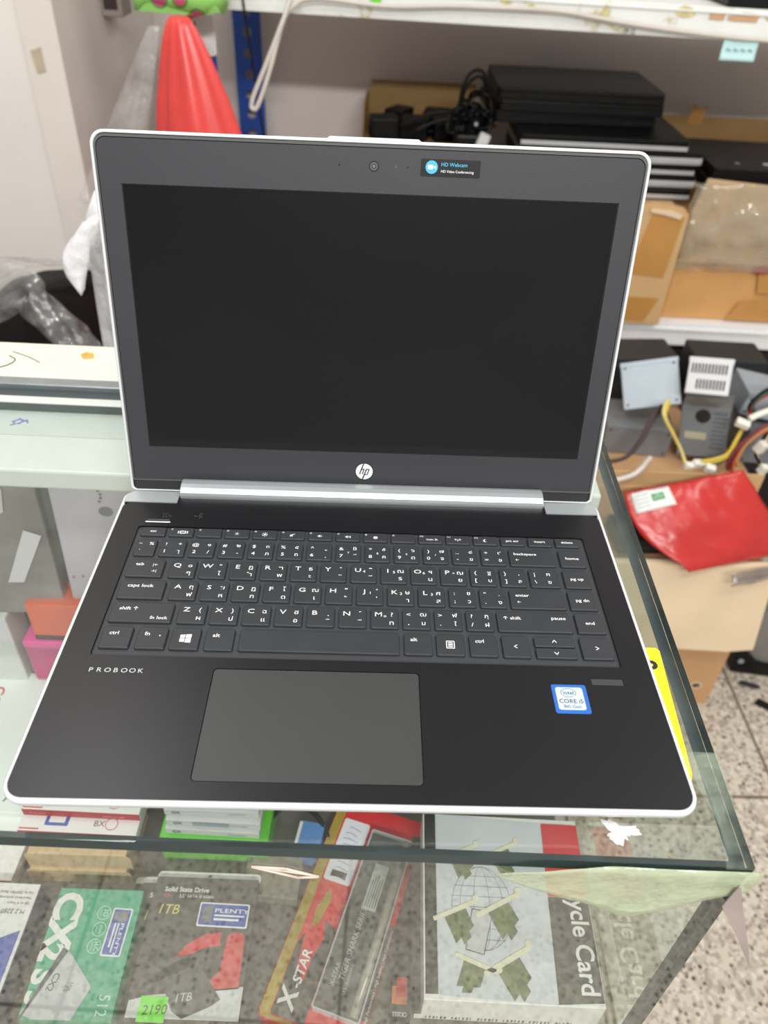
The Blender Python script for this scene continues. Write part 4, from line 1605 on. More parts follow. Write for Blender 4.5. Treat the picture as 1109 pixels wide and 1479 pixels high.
b = BM()
bag(b, 0, .118, .060, .40, 4, .13, 1.3, power=.75, lean=(.034, -.02))
t = thing('red_carrier_bag', 'red plastic carrier bag hanging in folds from the upper shelf', 'bag', (-.326, 1.300, 1.118))
obj('bag_body', b, BAGR, t)
b = BM()
tube(b, [(0, 0, -.008), (0, .02, -.0115), (0, .08, -.0105), (.008, .1365, -.010)], .0045, 8)
obj('handle', b, BAGR, t)
b = BM()
bag(b, 0, .052, .030, .26, 5, .22, 4.1, nk=64, topr=.008, power=1.0, lean=(-.110, -.03))
t = thing('clear_bag', 'crumpled clear plastic bag hanging beside the red carrier bag', 'bag', (-.348, 1.222, 1.113))
obj('bag_body', b, BAGC, t)
b = BM()
tube(b, [(0, 0, -.006), (-.006, .02, -.004), (-.012, .09, -.006), (.018, .205, -.008)], .0025, 6)
obj('handle', b, BAGC, t)

# cables along and under the upper shelf
b = BM()
tube(b, [(-.150, 1.425, 1.160), (-.160, 1.400, 1.120), (-.198, 1.385, 1.040), (-.226, 1.380, .982), (-.224, 1.378, .968), (-.214, 1.378, .978), (-.192, 1.384, 1.030),
         (-.168, 1.398, 1.100), (-.150, 1.412, 1.126), (-.110, 1.418, 1.139), (.016, 1.418, 1.1325), (.120, 1.418, 1.137), (.208, 1.4130, 1.1385), (.316, 1.4090, 1.1380), (.392, 1.4070, 1.130), (.492, 1.4040, 1.1205), (.616, 1.4000, 1.1125), (.690, 1.397, 1.110), (.80, 1.393, 1.106)], .0042, 10)
tag(obj('white_cable', b, WIREW), 'white cable running along the upper shelf edge and hanging down in a loop', 'cable')
b = BM()
tube(b, [(-.241, 1.428, 1.170), (-.236, 1.424, 1.11), (-.228, 1.424, 1.04), (-.221, 1.424, .97), (-.214, 1.424, .90), (-.212, 1.424, .80)], .0022, 8)
tag(obj('power_cable', b, BLK), 'thin black cord hanging down in front of the blue post', 'cable')
b = BM()
rr = []
for i in range(7):
    z = -.033 * i / 6
    rr.append([b.verts.new((x - .0022 * i / 6, -.0006 - .006 * (i / 6) ** 2 + .0015 * math.sin(x * 60), z)) for x in [.062 * k / 8 for k in range(9)]])
for a, c in zip(rr, rr[1:]):
    for k in range(8):
        b.faces.new([a[k], c[k], c[k + 1], a[k + 1]]).smooth = True
t = thing('sticky_note', 'pale blue handwritten note hanging from the upper shelf edge', 'note', (.616, 1.4005, 1.110), R(-2))
obj('note', b, mat('pale_blue_paper', (190, 226, 226), .7), t, solid=.0004)
b = BM()
for k in range(4):
    tube(b, [(.006 + k * .013, -.0040, -.018), (.009 + k * .013, -.0040, -.014), (.012 + k * .013, -.0042, -.0185), (.015 + k * .013, -.0042, -.0155)], .0006, 5, n=3)
obj('handwriting', b, SLATE, t)


# ---- cartons and notebooks on the lower shelf
def notebook(label, x, y, z, w, d, h, rz, body, lid, group, edge=None):
    t = thing('closed_notebook', label, 'laptop', (x, y, z), R(rz), group)
    b = BM()
    hb = h * .60
    prism(b, [rrect(0, w, 0, d, .010, 4)], .0005, hb)
    obj('base', b, body, t, bevel=.0025)
    b = BM()
    prism(b, [rrect(.001, w - .001, .001, d, .010, 4)], hb + .0012, h - .0006)
    obj('lid', b, lid, t, bevel=.002)
    b = BM()
    box(b, .03, w - .03, d - .012, d - .003, hb * .6, hb + .004)
    obj('hinge', b, BLK, t)
    if edge:
        b = BM()
        prism(b, [rrect(.004, w - .004, -.0012, .0040, 0)], hb * .25, hb * .85)
        obj('front_trim', b, edge, t, bevel=.0005)
    b = BM()
    box(b, w - .07, w - .05, -.0006, .003, hb * .35, hb * .62)
    obj('card_slot', b, BLK2, t)
    return t


SH = .5712  # top of the lower shelf
t = thing('cardboard_box', 'brown taped carton with a torn top edge, left of the film-covered one', 'box', (.300, 1.388, SH), R(-.5))
b = BM()
box(b, 0, .336, .006, .40, 0, .230)
obj('carton_body', b, CARD_K, t, bevel=.003)
b = BM()
prism(b, [[(0, 0), (.336, 0), (.336, .236), (.322, .250), (.300, .254), (.262, .258), (.230, .250), (.18, .256), (.09, .250), (0, .255)]], 0, .005, Matrix(((1, 0, 0, 0), (0, 0, 1, 0), (0, 1, 0, 0), (0, 0, 0, 1))))
obj('front_wall', b, CARD_K, t)
b = BM()
prism(b, [[(.256, .246), (.300, .244), (.322, .236), (.318, .228), (.285, .236), (.256, .240)]], 0, .004, at(0, -.0045, 0, 0, R(0)) @ Matrix(((1, 0, 0, 0), (0, 0, 1, 0), (0, 1, 0, 0), (0, 0, 0, 1))))
obj('torn_edge', b, CARD_P, t)
b = BM()
VB = Matrix(((1, 0, 0, 0), (0, 0, -1, -.0005), (0, 1, 0, 0), (0, 0, 0, 1)))
prism(b, [[(.262, .236), (.328, .232), (.318, .105), (.240, .112)], ], 0, .0004, VB)
prism(b, [[(.210, .010), (.300, .006), (.322, .060), (.250, .062), (.244, .028), (.210, .030)]], 0, .0004, VB)
obj('parcel_tape', b, CTAPE, t)
LB = 'closed notebooks'
zz = SH + .2312
for i in range(5):
    lab = ('silver-edged closed notebook lowest in the stack on the brown carton', 'silver-edged closed notebook second from the bottom of the stack on the brown carton', 'silver-edged closed notebook in the middle of the stack on the brown carton',
           'silver-edged closed notebook fourth up in the stack on the brown carton', 'silver-edged closed notebook at the top of the silver ones, under the black ones')[i]
    notebook(lab, .300 - (.006 if i == 4 else 0) + .004 * (i % 2), 1.500 + .004 * (i % 3), zz, .372 - (.022 if i == 4 else 0) + .004 * (i % 2), .25, .0225, -1 + .8 * (i % 2), SILV if i % 2 else BLK, BLK if i != 0 else BLK2, LB, SILV)
    zz += .0232
for i in range(3):
    lab = ('black closed notebook lowest of the three on the silver ones', 'black closed notebook in the middle of the three on the silver ones', 'matt black closed notebook topmost of the whole stack')[i]
    notebook(lab, .250 + .006 * (i == 1), 1.585 + .006 * (i == 0), zz, .348, .26, .0222, 1.5 - 1.5 * i, BLK, BLK2, LB)
    zz += .0230

t = thing('cardboard_box', 'brown carton with clear film over its upper half, at the right edge', 'box', (.652, 1.418, SH), R(-1.5))
b = BM()
box(b, 0, .42, .006, .40, 0, .205)
box(b, .052, .42, .006, .40, .2052, .252)
obj('carton_body', b, mat('orange_carton', (210, 158, 98), .6, vary=.07, vscale=9), t, bevel=.003)
b = BM()
prism(b, [[(0, .128), (.42, .128), (.42, .268), (.20, .286), (.015, .298), (.002, .24)]], 0, .005, VZ)
obj('front_flap', b, mat('tan_flap', (200, 170, 128), .7, vary=.06), t)
b = BM()
prism(b, [[(.14, .004), (.30, .002), (.30, .055), (.22, .060), (.16, .048)]], 0, .0004, VB)
prism(b, [[(.19, .068), (.24, .068), (.24, .115), (.18, .110)]], 0, .0004, VB)
obj('parcel_tape', b, CTAPE, t)
b = BM()
prism(b, [circle(.185, .119, .020, 18, .5)], 0, .0005, VB)
obj('red_mark', b, mat('red_mark', (176, 34, 40), .4), t)
b = BM()
rr = []
for i in range(13):
    q = i / 12
    rr.append([b.verts.new((-.012 + .44 * k / 20 + wob((k, i, 0), .7, .010), -.010 - .012 * math.sin(PI * q) - wob((k, i, 5), .45, .014) - .002, .118 + .175 * q + wob((k, i, 9), .6, .006))) for k in range(21)])
for a, c in zip(rr, rr[1:]):
    for k in range(20):
        b.faces.new([a[k], a[k + 1], c[k + 1], c[k]]).smooth = True
obj('clear_film', b, FILM, t, solid=.0002)
zz = SH + .2532
for i in range(2):
    t = notebook(('black closed notebook lower of the two on the film-covered carton', 'black closed notebook upper of the two on the film-covered carton, with a pale label')[i], .700 + .006 * i, 1.500, zz, .36, .25, .0225, -4, BLK, BLK2, LB)
    zz += .0232
b = BM()
prism(b, [rrect(.115, .170, .040, .056, .001, 2)], .0224, .0230)
prism(b, [circle(.06, .045, .005, 14, .5)], .0224, .0230)
obj('pale_label', b, LGREY, t)
b = BM()
box(b, 0, .42, 0, .006, 0, .318)
t = thing('leaning_cardboard', 'dull cardboard panel leaning on the wall behind the black notebooks', 'cardboard', (.640, 1.868, SH + .0005), rot=(R(-3), 0, R(-2)))
obj('panel', b, CARD_D, t)
b = BM()
prism(b, [[(.125, .300), (.160, .300), (.165, .345), (.150, .335), (.130, .345)]], 0, .0006, at(0, -.0008, 0) @ VZ)
obj('tape_scrap', b, CTAPE, t)

t = thing('open_box', 'dull open carton full of black adapters on the lower shelf', 'box', (-.030, 1.660, SH), R(-2))
b = BM()
box(b, 0, .262, 0, .215, 0, .282)
box(b, 0, .262, .2152, .22, 0, .345)
prism(b, [[(0, .282), (.2150, .282), (.2150, .345), (.10, .340), (.06, .315)]], 0, .004, Matrix(((0, 0, 1, 0), (1, 0, 0, 0), (0, 1, 0, 0), (0, 0, 0, 1))))
obj('carton_body', b, CARD_D, t)
b = BM()
box(b, .01, .26, .2155, .2195, .345, .368)
obj('rear_flap', b, CARD_D, t)
for i, (dx, dy, dz, rz) in enumerate(((.050, .040, .2825, 10), (.120, .040, .2825, -15), (.190, .040, .2825, 12), (.085, .125, .2825, 60), (.175, .125, .2825, -10))):
    t2 = thing('power_adapter', 'black power adapter lying loose in the open carton', 'adapter', (-.030 + dx, 1.660 + dy, SH + dz + .001), R(rz), 'power adapters in the open carton')
    b = BM()
    box(b, -.032, .032, -.024, .024, 0, .046)
    obj('body', b, BLK, t2, bevel=.006, segs=3)
    b = BM()
    tube(b, [(.028, 0, .015), (.050, .004, .022), (.058, .018, .018)], .003, 8)
    obj('lead', b, BLK2, t2)
# tangle of black leads heaped beside the notebooks, two plugs in it
b = BM()
rnd = random.Random(3)
for k in range(13):
    cx_, cz_ = rnd.uniform(-.028, .028), rnd.uniform(.015, .055)
    r1, r2, ph = rnd.uniform(.014, .030), rnd.uniform(.014, .036), rnd.uniform(0, 6)
    tube(b, [(cx_ + r1 * math.cos(ph + a), rnd.uniform(-.02, .02), max(.004, cz_ + r2 * math.sin(ph + a))) for a in [i * .9 for i in range(9)]], .0034, 7, n=5)
tube(b, [(-.030, 0, .03), (-.026, 0, .085), (-.010, .004, .116), (.014, .002, .118), (.030, 0, .085), (.036, 0, .03)], .0036, 8)
tube(b, [(-.022, .008, .03), (-.020, .008, .080), (-.004, .010, .104), (.016, .008, .105), (.030, .006, .06), (.036, 0, .02)], .0036, 8)
tube(b, [(-.03, 0, .03), (-.07, -.005, .026), (-.12, -.01, .006)], .0034, 8)
tube(b, [(-.03, .01, .04), (-.08, .005, .038), (-.15, .01, .012)], .0034, 8)
t = thing('lead_tangle', 'tangled heap of black leads beside the black notebooks', 'cables', (.205, 1.606, SH + .318))
obj('leads', b, BLK, t)
b = BM()
tube(b, [(.004, -.030, .036), (.004, -.052, .033)], .0075, 12)
tube(b, [(.004, -.0525, .033), (.004, -.056, .0325)], .0035, 10, mi=1)
obj('plug', b, [BLK, SILV], t)
b = BM()
box(b, -.034, .038, -.030, .030, -.3175, .006)
obj('black_brick', b, BLK, t, bevel=.006)
b = BM()
box(b, 0, .024, 0, .016, 0, .040)
t = thing('white_plug', 'pale wrapped plug sticking out below the tangle of leads', 'plug', (.208, 1.548, SH + .300), rot=(R(-12), R(22), 0))
obj('plug_body', b, mat('wrapped_plug', (196, 196, 194), .45, vary=.15, vscale=90), t, bevel=.003)
b = BM()
tube(b, [(.012, .008, .038), (.018, .010, .055), (.026, .014, .062)], .003, 8)
obj('lead', b, BLK, t)
# ================================================================== POWER SUPPLIES IN THE FLOOR CARTON
STEEL = mat('zinc_steel', (160, 170, 178), .42, .15, vary=.08, vscale=12)
STEELD = mat('dull_steel', (124, 128, 132), .45, .2, vary=.10, vscale=12)
STEELK = mat('dark_steel', (58, 60, 64), .5, .4, vary=.15, vscale=12)
VENTW = mat('pale_vent_panel', (206, 206, 206), .45, .1, vary=.03)
HOLE = mat('vent_hole', (30, 26, 24), .8)

CT = thing('parts_carton', 'large brown carton on the floor with a pale flap folded down, heaped with power supplies', 'box', (.300, .803, 0))
b = BM()
box(b, 0, .425, 0, .112, 0, .375)
box(b, 0, .415, .1125, .47, 0, .4760)
obj('carton_body', b, mat('floor_carton', (196, 154, 112), .75, vary=.05, vscale=7), CT, bevel=.003)
b = BM()
box(b, 0, .415, .1145, .1185, .4765, .506)
obj('inner_flap', b, CARD_K, CT)
b = BM()
prism(b, [[(0, 0), (.434, 0), (.438, .182), (.39, .188), (.30, .184), (.20, .190), (.10, .186), (0, .190)]], 0, .004, at(0, -.001, .390, 0, R(-101)))
obj('front_flap', b, CARD_P, CT)
b = BM()
prism(b, [[(-.002, .0), (.430, 0), (.430, .014), (-.002, .014)]], .376, .391)
obj('folded_edge', b, CARD_P, CT, bevel=.003)
b = BM()
prism(b, [circle(.386, .060, .0125, 20, .8), circle(.386, .060, .009, 20, .7)[::-1]], 0, .0008, VB)
prism(b, [circle(.386, .060, .0092, 20, .72)], 0, .0004, VB, mi=1)
obj('hand_hole', b, [CARD_P, HOLE], CT)


def psu(label, x, y, z, w, d, h, rx, ry, rz, body, vents=0, panel=None, seam=True, honey=False):
    t = thing('power_supply', label, 'power supply', (x, y, z), group='power supplies in the carton', rot=(R(rx), R(ry), R(rz)))
    b = BM()
    box(b, 0, w, 0, d, 0, h)
    obj('housing', b, body, t, bevel=.002)
    b = BM()
    box(b, -.0006, w + .0006, -.0006, d * .96, h - .008, h + .0006)
    obj('cover', b, body if panel is None else panel, t, bevel=.001)
    if vents:
        b = BM()
        box(b, .001, w - .001, -.0018, .0005, .002, h - .001)
        p = obj('vent_panel', b, VENTW, t, bevel=.0008)
        b = BM()
        for r in range(2):
            n0 = 2 if r == 0 else 0
            for k in range(n0, 11):
                xx = .006 + (w - .012) * k / 11
                zz = h * (.16 + .42 * r)
                prism(b, [rrect(xx, xx + (w - .012) / 11 * .55, zz, zz + h * .26, 0)], 0, .0004, at(0, -.0018, 0) @ Matrix(((1, 0, 0, 0), (0, 0, -1, 0), (0, 1, 0, 0), (0, 0, 0, 1))))
        o = obj('vent_slots', b, HOLE, p)
    else:
        b = BM()
        if honey:
            for r in range(9):
                for k in range(5):
                    prism(b, [circle(w * .70 + k * .0045 + (r % 2) * .0022, h * .22 + r * .0082, .0016, 6)], 0, .0003, at(0, -.0003, 0) @ Matrix(((1, 0, 0, 0), (0, 0, -1, 0), (0, 1, 0, 0), (0, 0, 0, 1))))
            o = obj('vent_holes', b, STEELK, t)
            b = BM()
            prism(b, [rrect(w * .12, w * .58, h * .36, h * .50, .001, 2)], 0, .0005, at(0, -.0003, 0) @ Matrix(((1, 0, 0, 0), (0, 0, -1, 0), (0, 1, 0, 0), (0, 0, 0, 1))))
            obj('rating_label', b, mat('rating_label', (172, 166, 140), .5, vary=.1), t)
            b = BM()
            prism(b, [circle(w * .46, h * .82, .013, 20)], 0, .0006, at(0, -.0003, 0) @ Matrix(((1, 0, 0, 0), (0, 0, -1, 0), (0, 1, 0, 0), (0, 0, 0, 1))))
            obj('lead_grommet', b, HOLE, t)
        else:
            for k in range(4):
                prism(b, [circle((.008, w - .008)[k % 2], (.008, h - .010)[k // 2], .0022, 10)], 0, .0006, at(0, -.0004, 0) @ Matrix(((1, 0, 0, 0), (0, 0, -1, 0), (0, 1, 0, 0), (0, 0, 0, 1))))
            obj('screw_heads', b, STEELK, t)
    return t


psu('dark power supply lying flat at the left, under the tilted pale one', .448, 1.020, .4770, .122, .10, .060, 0, 0, -6, STEELD)
psu('pale zinc power supply tilted up at the left of the heap', .474, 1.030, .5640, .100, .038, .085, -34, -17, -12, STEEL, panel=STEEL)
psu('grey power supply standing in the middle of the heap with honeycomb holes', .583, 1.000, .4900, .082, .080, .098, -8, -10, -26, STEELD, honey=True)
psu('power supply with two rows of vent slots on top of the standing one', .556, .9900, .6260, .072, .045, .064, -30, -9, -24, STEELD, vents=1, panel=VENTW)
psu('flat grey power supply at the right of the heap under red and black leads', .688, 1.030, .5640, .140, .10, .044, 0, 9, -6, STEEL)
psu('power supply low at the right edge behind the white plugs', .702, 1.000, .4770, .120, .11, .070, 0, 3, 0, STEELD)
psu('dark power supply deep at the back left of the heap', .470, 1.180, .4770, .150, .09, .112, 0, 0, 4, STEELK)
psu('dark power supply deep at the back, right of the vent panel', .650, 1.180, .4770, .140, .09, .118, 0, 0, -3, STEELK)

# loose leads of the heap
YELW = mat('yellow_lead', (206, 178, 60), .5)
ORA = mat('orange_lead', (214, 96, 56), .5)
MAR = mat('maroon_lead', (112, 40, 44), .5)
GRN = mat('dark_green_lead', (40, 80, 60), .5)
CONN = mat('white_connector', (230, 226, 214), .45)


def lead(label, pts, r, m, plugs=(), n=1, spread=.004, group='leads of the power supplies'):
    t = thing('power_lead', label, 'cable', pts[0], group=group)
    o = Vector(pts[0])
    for k in range(n):
        b = BM()
        off = Vector((spread * math.cos(2.4 * k), 0, spread * math.sin(2.4 * k))) * (k > 0)
        tube(b, [Vector(p) - o + off * (1 + .6 * math.sin(i + k)) for i, p in enumerate(pts)], r, 7)
        obj('wire', b, m[k % len(m)] if isinstance(m, (list, tuple)) else m, t)
    for p, s, rz in plugs:
        b = BM()
        box(b, -s[0] / 2, s[0] / 2, -s[1] / 2, s[1] / 2, -s[2] / 2, s[2] / 2, Matrix.Translation(Vector(p) - o) @ Euler((.3, .2, R(rz))).to_matrix().to_4x4())
        obj('connector', b, CONN, t, bevel=.002)
    return t


lead('yellow leads hanging down between the pale and the standing power supply', [(.528, .975, .618), (.520, .955, .600), (.540, .950, .570), (.562, .944, .538), (.574, .930, .514)], .0030, [YELW, mat('pale_yellow_lead', (210, 196, 130), .5)], n=3,
     plugs=(((.578, .928, .5145), (.016, .012, .012), 10),))
lead('dark brown lead crossing the left power supplies down to the carton flap', [(.525, .985, .600), (.505, .965, .580), (.490, .950, .550), (.470, .940, .524), (.448, .932, .518), (.420, .928, .516)], .0032, mat('brown_lead', (66, 50, 48), .5), n=2)
lead('thick white lead curling over the left end of the carton flap', [(.512, .945, .518), (.500, .930, .517), (.488, .914, .516), (.470, .905, .506), (.430, .900, .494)], .0052, WIREW)
lead('yellow lead with white plugs running right over the carton flap', [(.602, .930, .520), (.626, .930, .526), (.644, .932, .538), (.652, .940, .562), (.662, .952, .585)], .0032, [YELW, YELW, GRN], n=3,
     plugs=(((.594, .930, .519), (.022, .013, .012), 20), ((.614, .922, .5145), (.018, .013, .013), -10)))
lead('bundle of orange and maroon leads arching at the right edge', [(.745, .945, .600), (.718, .940, .598), (.690, .936, .590), (.664, .931, .562), (.653, .925, .530), (.655, .922, .514)], .0034, [ORA, MAR, ORA, mat('tan_lead', (176, 130, 70), .5), MAR], n=5, spread=.006)
lead('red and black leads lying on the flat grey power supply', [(.735, .975, .655), (.705, .968, .652), (.680, .962, .642), (.664, .958, .622), (.672, .958, .602)], .0032, [MAR, BLK, mat('red_lead', (190, 50, 56), .5), GRN], n=4, spread=.006)
lead('white sleeved lead lying across the right of the heap', [(.742, .958, .632), (.715, .954, .626), (.685, .950, .616), (.662, .945, .606)], .0060, CONN, plugs=(((.653, .943, .597), (.024, .014, .012), -20),))
lead('short pale leads ending in white plugs above the red bag', [(.715, .955, .580), (.705, .945, .552), (.698, .938, .535), (.706, .930, .522)], .0032, [mat('cream_lead', (200, 186, 150), .5), BLK], n=3,
     plugs=(((.712, .926, .514), (.016, .012, .018), 15), ((.700, .940, .552), (.018, .016, .022), 30)))

# red anti-static bag with its paper label, over a black drive bay
b = BM()
box(b, 0, .120, 0, .075, 0, .030)
t = thing('black_bay', 'black plastic part tucked under the left edge of the red bag', 'computer part', (.452, .822, .3920), R(4))
obj('housing', b, BLK, t, bevel=.003)
b = BM()
box(b, .02, .13, -.0008, .002, .008, .020)
obj('slot', b, BLK2, t)
Q = [Vector(p) for p in ((.4560, .8790, .4880), (.6600, .8990, .5300), (.770, .8350, .4060), (.5640, .7760, .4030))]
b = BM()
NU, NV = 28, 22


def bagpt(u, v):
    top = Q[0].lerp(Q[1], u)
    bot = Q[3].lerp(Q[2], u)
    p = top.lerp(bot, v) + (Q[0] - Q[1]) * (.13 * math.sin(PI * v) * (1 - u))
    nrm = Vector((-.25, -.55, .8)).normalized()
    bulge = .018 * math.sin(PI * u) * math.sin(PI * v)
    w = mnoise.noise(Vector((u * 5, v * 4, 2))) * .006 + mnoise.noise(Vector((u * 14, v * 3, 7))) * .003 + .004 * abs(mnoise.noise(Vector((u * 9 + v * 6, 1, 4))))
    return p + nrm * (bulge + w) + Vector((0, 0, -.006 * (v > .97)))


def bagmesh(bm, u0, u1, v0, v1, nu, nv, lift=0.0, thick=.008):
    N_ = Vector((-.25, -.55, .8)).normalized()
    g = [[bm.verts.new(bagpt(u0 + (u1 - u0) * i / nu, v0 + (v1 - v0) * j / nv) + N_ * lift) for i in range(nu + 1)] for j in range(nv + 1)]
    h = [[bm.verts.new(bagpt(u0 + (u1 - u0) * i / nu, v0 + (v1 - v0) * j / nv) + N_ * (lift - thick * (1 if 0 < i < nu and 0 < j < nv else .15))) for i in range(nu + 1)] for j in range(nv + 1)]
    for j in range(nv):
        for i in range(nu):
            bm.faces.new([g[j + 1][i], g[j + 1][i + 1], g[j][i + 1], g[j][i]]).smooth = True
            bm.faces.new([h[j][i], h[j][i + 1], h[j + 1][i + 1], h[j + 1][i]]).smooth = True
    for i in range(nu):
        bm.faces.new([g[0][i], g[0][i + 1], h[0][i + 1], h[0][i]])
        bm.faces.new([h[nv][i], h[nv][i + 1], g[nv][i + 1], g[nv][i]])
    for j in range(nv):
        bm.faces.new([g[j][0], h[j][0], h[j + 1][0], g[j + 1][0]])
        bm.faces.new([g[j][nu], g[j + 1][nu], h[j + 1][nu], h[j][nu]])


bagmesh(b, 0, 1, 0, 1, NU, NV)
RB = thing('red_bag', 'flat red plastic bag with a white label draped over the front of the floor carton', 'bag', (0, 0, 0))
bag_o = obj('bag_body', b, mat('red_foil_bag', (190, 52, 49), .27, spec=.5, vary=.08, vscale=12, bump=.2, bscale=50), RB)
b = BM()
bagmesh(b, .05, .36, .03, .27, 8, 6, lift=.0016, thick=.0012)
lb = obj('paper_label', b, mat('label_white', (226, 230, 226), .5), RB)
b = BM()
bagmesh(b, .20, .30, .09, .18, 4, 3, lift=.0022, thick=.0005)
obj('green_emblem', b, mat('emblem_green', (120, 170, 130), .5, vary=.4, vscale=160), lb)
b = BM()
for k in range(4):
    bagmesh(b, .08, .18, .07 + .045 * k, .085 + .045 * k, 4, 1, lift=.0022, thick=.0005)
obj('label_print', b, LGREY, lb)
_c = Vector((.61, .85, .375))
for o in (bag_o,):
    pass
# smoky clear bag at the lower right of the red one
b = BM()
rr = []
for j in range(7):
    rr.append([b.verts.new((.640 + .018 * i + wob((i, j, 2), .9, .006), .772 + .005 * i - .002 * j + wob((i, j, 4), .8, .006), .400 - .0035 * j + .001 * i + wob((i, j, 8), .9, .005))) for i in range(9)])
for a, c in zip(rr, rr[1:]):
    for i in range(8):
        b.faces.new([a[i], c[i], c[i + 1], a[i + 1]]).smooth = True
t = thing('smoky_bag', 'crumpled smoky clear bag under the lower right edge of the red bag', 'bag', (0, 0, 0))
obj('bag_body', b, film_mat('smoky_film', (120, 110, 114), .45, .1, .9), t, solid=.0006)

# grey metal leg with a black foot at the right edge, and scraps on the floor
t = thing('metal_leg', 'grey metal stand leg with a black plastic foot on the tiled floor', 'stand leg', (.845, .905, 0), R(-8))
b = BM()
box(b, -.020, .046, -.010, .030, .030, .62)
obj('post', b, mat('leg_grey', (136, 134, 130), .45, .3, vary=.05), t, bevel=.003)
b = BM()
prism(b, [[(-.036, 0), (.050, 0), (.052, .026), (.010, .036), (-.014, .060), (-.034, .100), (-.048, .098), (-.044, .040)]], -.022, .034, Matrix(((1, 0, 0, 0), (0, 0, 1, 0), (0, 1, 0, 0), (0, 0, 0, 1))))
obj('foot', b, BLK, t, bevel=.004)
b = BM()
prism(b, [circle(-.026, .040, .006, 12)], 0, .002, at(0, -.0225, 0) @ Matrix(((1, 0, 0, 0), (0, 0, -1, 0), (0, 1, 0, 0), (0, 0, 0, 1))))
obj('screw', b, STEEL, t)
for i, (x, y, w, d, rz, lab) in enumerate(((.835, .852, .045, .010, -20, 'grey plastic strip lying on the floor tiles by the metal leg'), (.848, .800, .040, .016, -35, 'black plastic scrap lying on the floor tiles at the right edge'))):
    b = BM()
    prism(b, [[(-w / 2, -d / 2), (w * .3, -d / 2), (w / 2, 0), (w * .4, d / 2), (-w * .4, d / 2)]], 0, .006)
    o = obj('plastic_scrap', b, STEELK if i == 0 else BLK, bevel=.001)
    o.location = (x, y, .0003)
    o.rotation_euler = (0, 0, R(rz))
    tag(o, lab, 'scrap')

# ================================================================== BAGS BEHIND THE CASE, LEFT
def heap(bm, x0, x1, y0, y1, ztop, seed, nk=72, nz=16, amp=.05):
    cx_, cy_ = (x0 + x1) / 2, (y0 + y1) / 2
    rings = []
    for i in range(nz + 1):
        q = i / nz
        s = (1 - max(0, q - .72) / .28 * .995) if q > .72 else 1
        s = math.sqrt(max(.0004, 1 - ((q - .72) / .28) ** 2)) if q > .72 else 1
        rr = []
        for k in range(nk):
            a = 2 * PI * k / nk
            c_, s_ = math.cos(a), math.sin(a)
            rx = (x1 - x0) / 2 * math.copysign(abs(c_) ** .6, c_)
            ry = (y1 - y0) / 2 * math.copysign(abs(s_) ** .6, s_)
            n_ = 1 + amp * mnoise.noise(Vector((c_ * 3, s_ * 3, q * 4 + seed))) * 2 + amp * .5 * mnoise.noise(Vector((c_ * 8, s_ * 8, q * 6 + seed)))
            zz = ztop * (q if q < .72 else .72 + .28 * ((q - .72) / .28) ** .8)
            rr.append((cx_ + rx * s * n_, cy_ + ry * s * n_, max(.002, zz + (amp * .35 * mnoise.noise(Vector((c_ * 4 * s, s_ * 4 * s, seed + 3))) if q > .5 else 0))))
        rings.append(rr)
    loft(bm, rings, smooth=True)


BAGK = mat('black_bag_film', (10, 10, 11), .6, spec=.1, bump=.3, bscale=14)
b = BM()
heap(b, -1.06, -.67, .56, 1.16, .80, 2.0)
t = thing('black_bag', 'bulging black plastic bag on the floor behind the case, mostly beyond the left edge', 'bag', (0, 0, 0))
obj('bag_body', b, BAGK, t)
b = BM()
heap(b, -.640, -.372, .56, 1.20, .815, 9.0, amp=.02)
from mathutils.bvhtree import BVHTree
HEAP = BVHTree.FromBMesh(b)
t = thing('black_bag', 'bulging black plastic bag behind the cream case rail, beside the white carrier bag', 'bag', (0, 0, 0))
obj('bag_body', b, BAGK, t)
# clear plastic wrap lying in folds over the black bags
b = BM()


def ribbon(bm, pts, w, seed, n=30):
    path = spline(pts, 8)
    rows = []
    for i, p in enumerate(path):
        d = (path[min(i + 1, len(path) - 1)] - path[max(i - 1, 0)]).normalized()
        sd = Vector((0, .62, .78)) - d * d.dot(Vector((0, .62, .78)))
        sd.normalize()
        rows.append([bm.verts.new(p + sd * w * (k / 6 - .5) + Vector((0, -.8, .3)) * (.010 * math.sin(k * 1.9 + i * .35 + seed) + wob((i * .3, k * .6, seed), 1, .010))) for k in range(7)])
    for a, c in zip(rows, rows[1:]):
        for k in range(6):
            bm.faces.new([a[k], c[k], c[k + 1], a[k + 1]]).smooth = True
    for rw in rows:
        for v in rw:
            for dx in (-.012, 0, .012):
                for dy in (-.02, 0, .02):
                    h = HEAP.ray_cast(Vector((v.co.x + dx, v.co.y + dy, 3)), Vector((0, 0, -1)))[0]
                    if h is not None:
                        v.co.z = max(v.co.z, h.z + .006)


ribbon(b, [(-.60, .800, .810), (-.505, .790, .838), (-.456, .785, .864), (-.440, .780, .845), (-.405, .770, .805), (-.375, .765, .770)], .050, 1.0)
t = thing('clear_wrap', 'loose clear plastic wrap lying in folds over the black bag', 'plastic wrap', (0, 0, 0))
WRAP = film_mat('smoky_wrap', (176, 174, 172), .22, .08, 1.0)
obj('wrap_fold', b, WRAP, t, solid=.0004)
b = BM()
ribbon(b, [(-.75, 1.05, .782), (-.60, 1.06, .778), (-.50, 1.06, .775), (-.40, 1.05, .768)], .040, 5.0)
obj('wrap_fold', b, WRAP, t, solid=.0004)
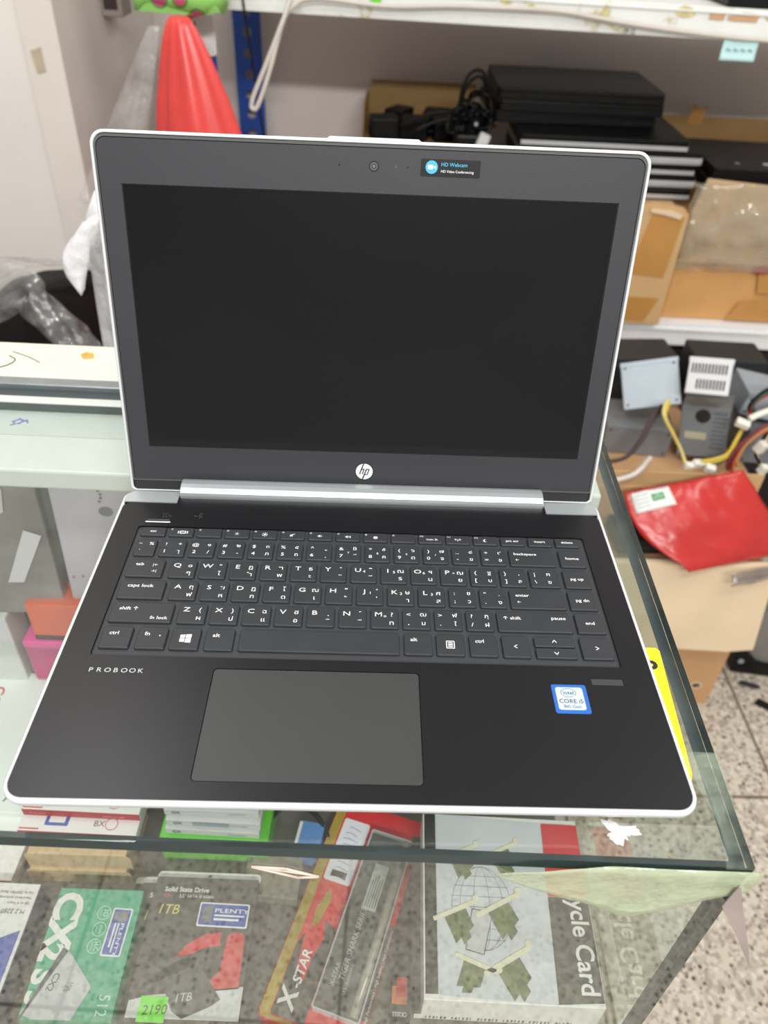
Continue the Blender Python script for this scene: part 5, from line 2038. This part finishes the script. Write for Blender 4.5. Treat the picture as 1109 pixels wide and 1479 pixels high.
# white carrier bag
b = BM()
bag(b, 0, .100, .055, 1.026, 4, .08, 2.2, nk=72, nz=40, topr=.060, power=.30, lean=(.0, -.01))
t = thing('white_carrier_bag', 'tall crumpled white bag standing behind the laptop lid on the left', 'bag', (-.2340, .670, 1.030))
obj('bag_body', b, BAGW, t)
b = BM()
fl = []
for i in range(9):
    q = i / 8
    cx_, w_ = -.050 - .024 * math.sin(q * 2.0), .014 * math.sin(PI * min(1, q * .85 + .15)) + .002
    fl.append([(cx_ + w_ * math.cos(2 * PI * k / 14) * (1 + .2 * math.sin(5 * k + i)), -.066 + .007 * math.sin(2 * PI * k / 14) - .006 * q, -.006 - .076 * q + .004 * math.cos(2 * PI * k / 14)) for k in range(14)])
loft(b, fl, smooth=True)
obj('bag_flap', b, BAGW, t)
b = BM()
prism(b, [circle(0, 0, .012, 16)], 0, .0006, at(-.070, -.066, -.165, R(-30)) @ Matrix(((1, 0, 0, 0), (0, 0, -1, 0), (0, 1, 0, 0), (0, 0, 0, 1))))
obj('pink_print', b, mat('soft_pink', (226, 178, 196), .5), t)

# wall box high on the pillar's side, and scraps of tape on the pillar
b = BM()
box(b, 0, .040, 0, .070, 0, .22)
t = thing('wall_box', 'grey wall box with a dark slot on the side of the pillar', 'switch box', (-.5296, 1.560, 1.080))
obj('housing', b, mat('wall_box_grey', (150, 138, 132), .6), t, bevel=.003)
b = BM()
box(b, .006, .032, -.0010, .001, .012, .20)
obj('slot', b, mat('slot_brown', (52, 40, 36), .7), t)
b = BM()
prism(b, [[(-.5785, 1.060), (-.5600, 1.066), (-.5590, 1.030), (-.5745, 1.026)]], 0, .0008, Matrix(((1, 0, 0, 0), (0, 0, -1, 1.2952), (0, 1, 0, 0), (0, 0, 0, 1))))
o = obj('tape_scrap', b, mat('old_tape', (188, 172, 150), .5, vary=.1))
tag(o, 'old beige tape scrap stuck on the white pillar', 'tape')

# black block added to darken the gap under the lower shelf, behind the heap
b = BM()
box(b, 0, .98, 0, .42, 0, .500)
t = thing('dark_fill', 'added black block that darkens the space under the lower shelf', 'dark fill', (.270, 1.470, 0), R(-2))
obj('fill_body', b, mat('fill_black', (16, 16, 17), .6), t, bevel=.004)
for k in range(2):
    b = BM()
    box(b, .012 + k * .484, .484 + k * .484, -.006, .002, .02, .485)
    d = obj('fill_panel', b, mat('fill_panel_black', (20, 20, 22), .5), t, bevel=.003)
    b = BM()
    box(b, .455 + k * .06, .463 + k * .06, -.018, -.0062, .22, .32)
    obj('handle', b, STEELK, d, bevel=.002)  # made-up grip on the added dark block
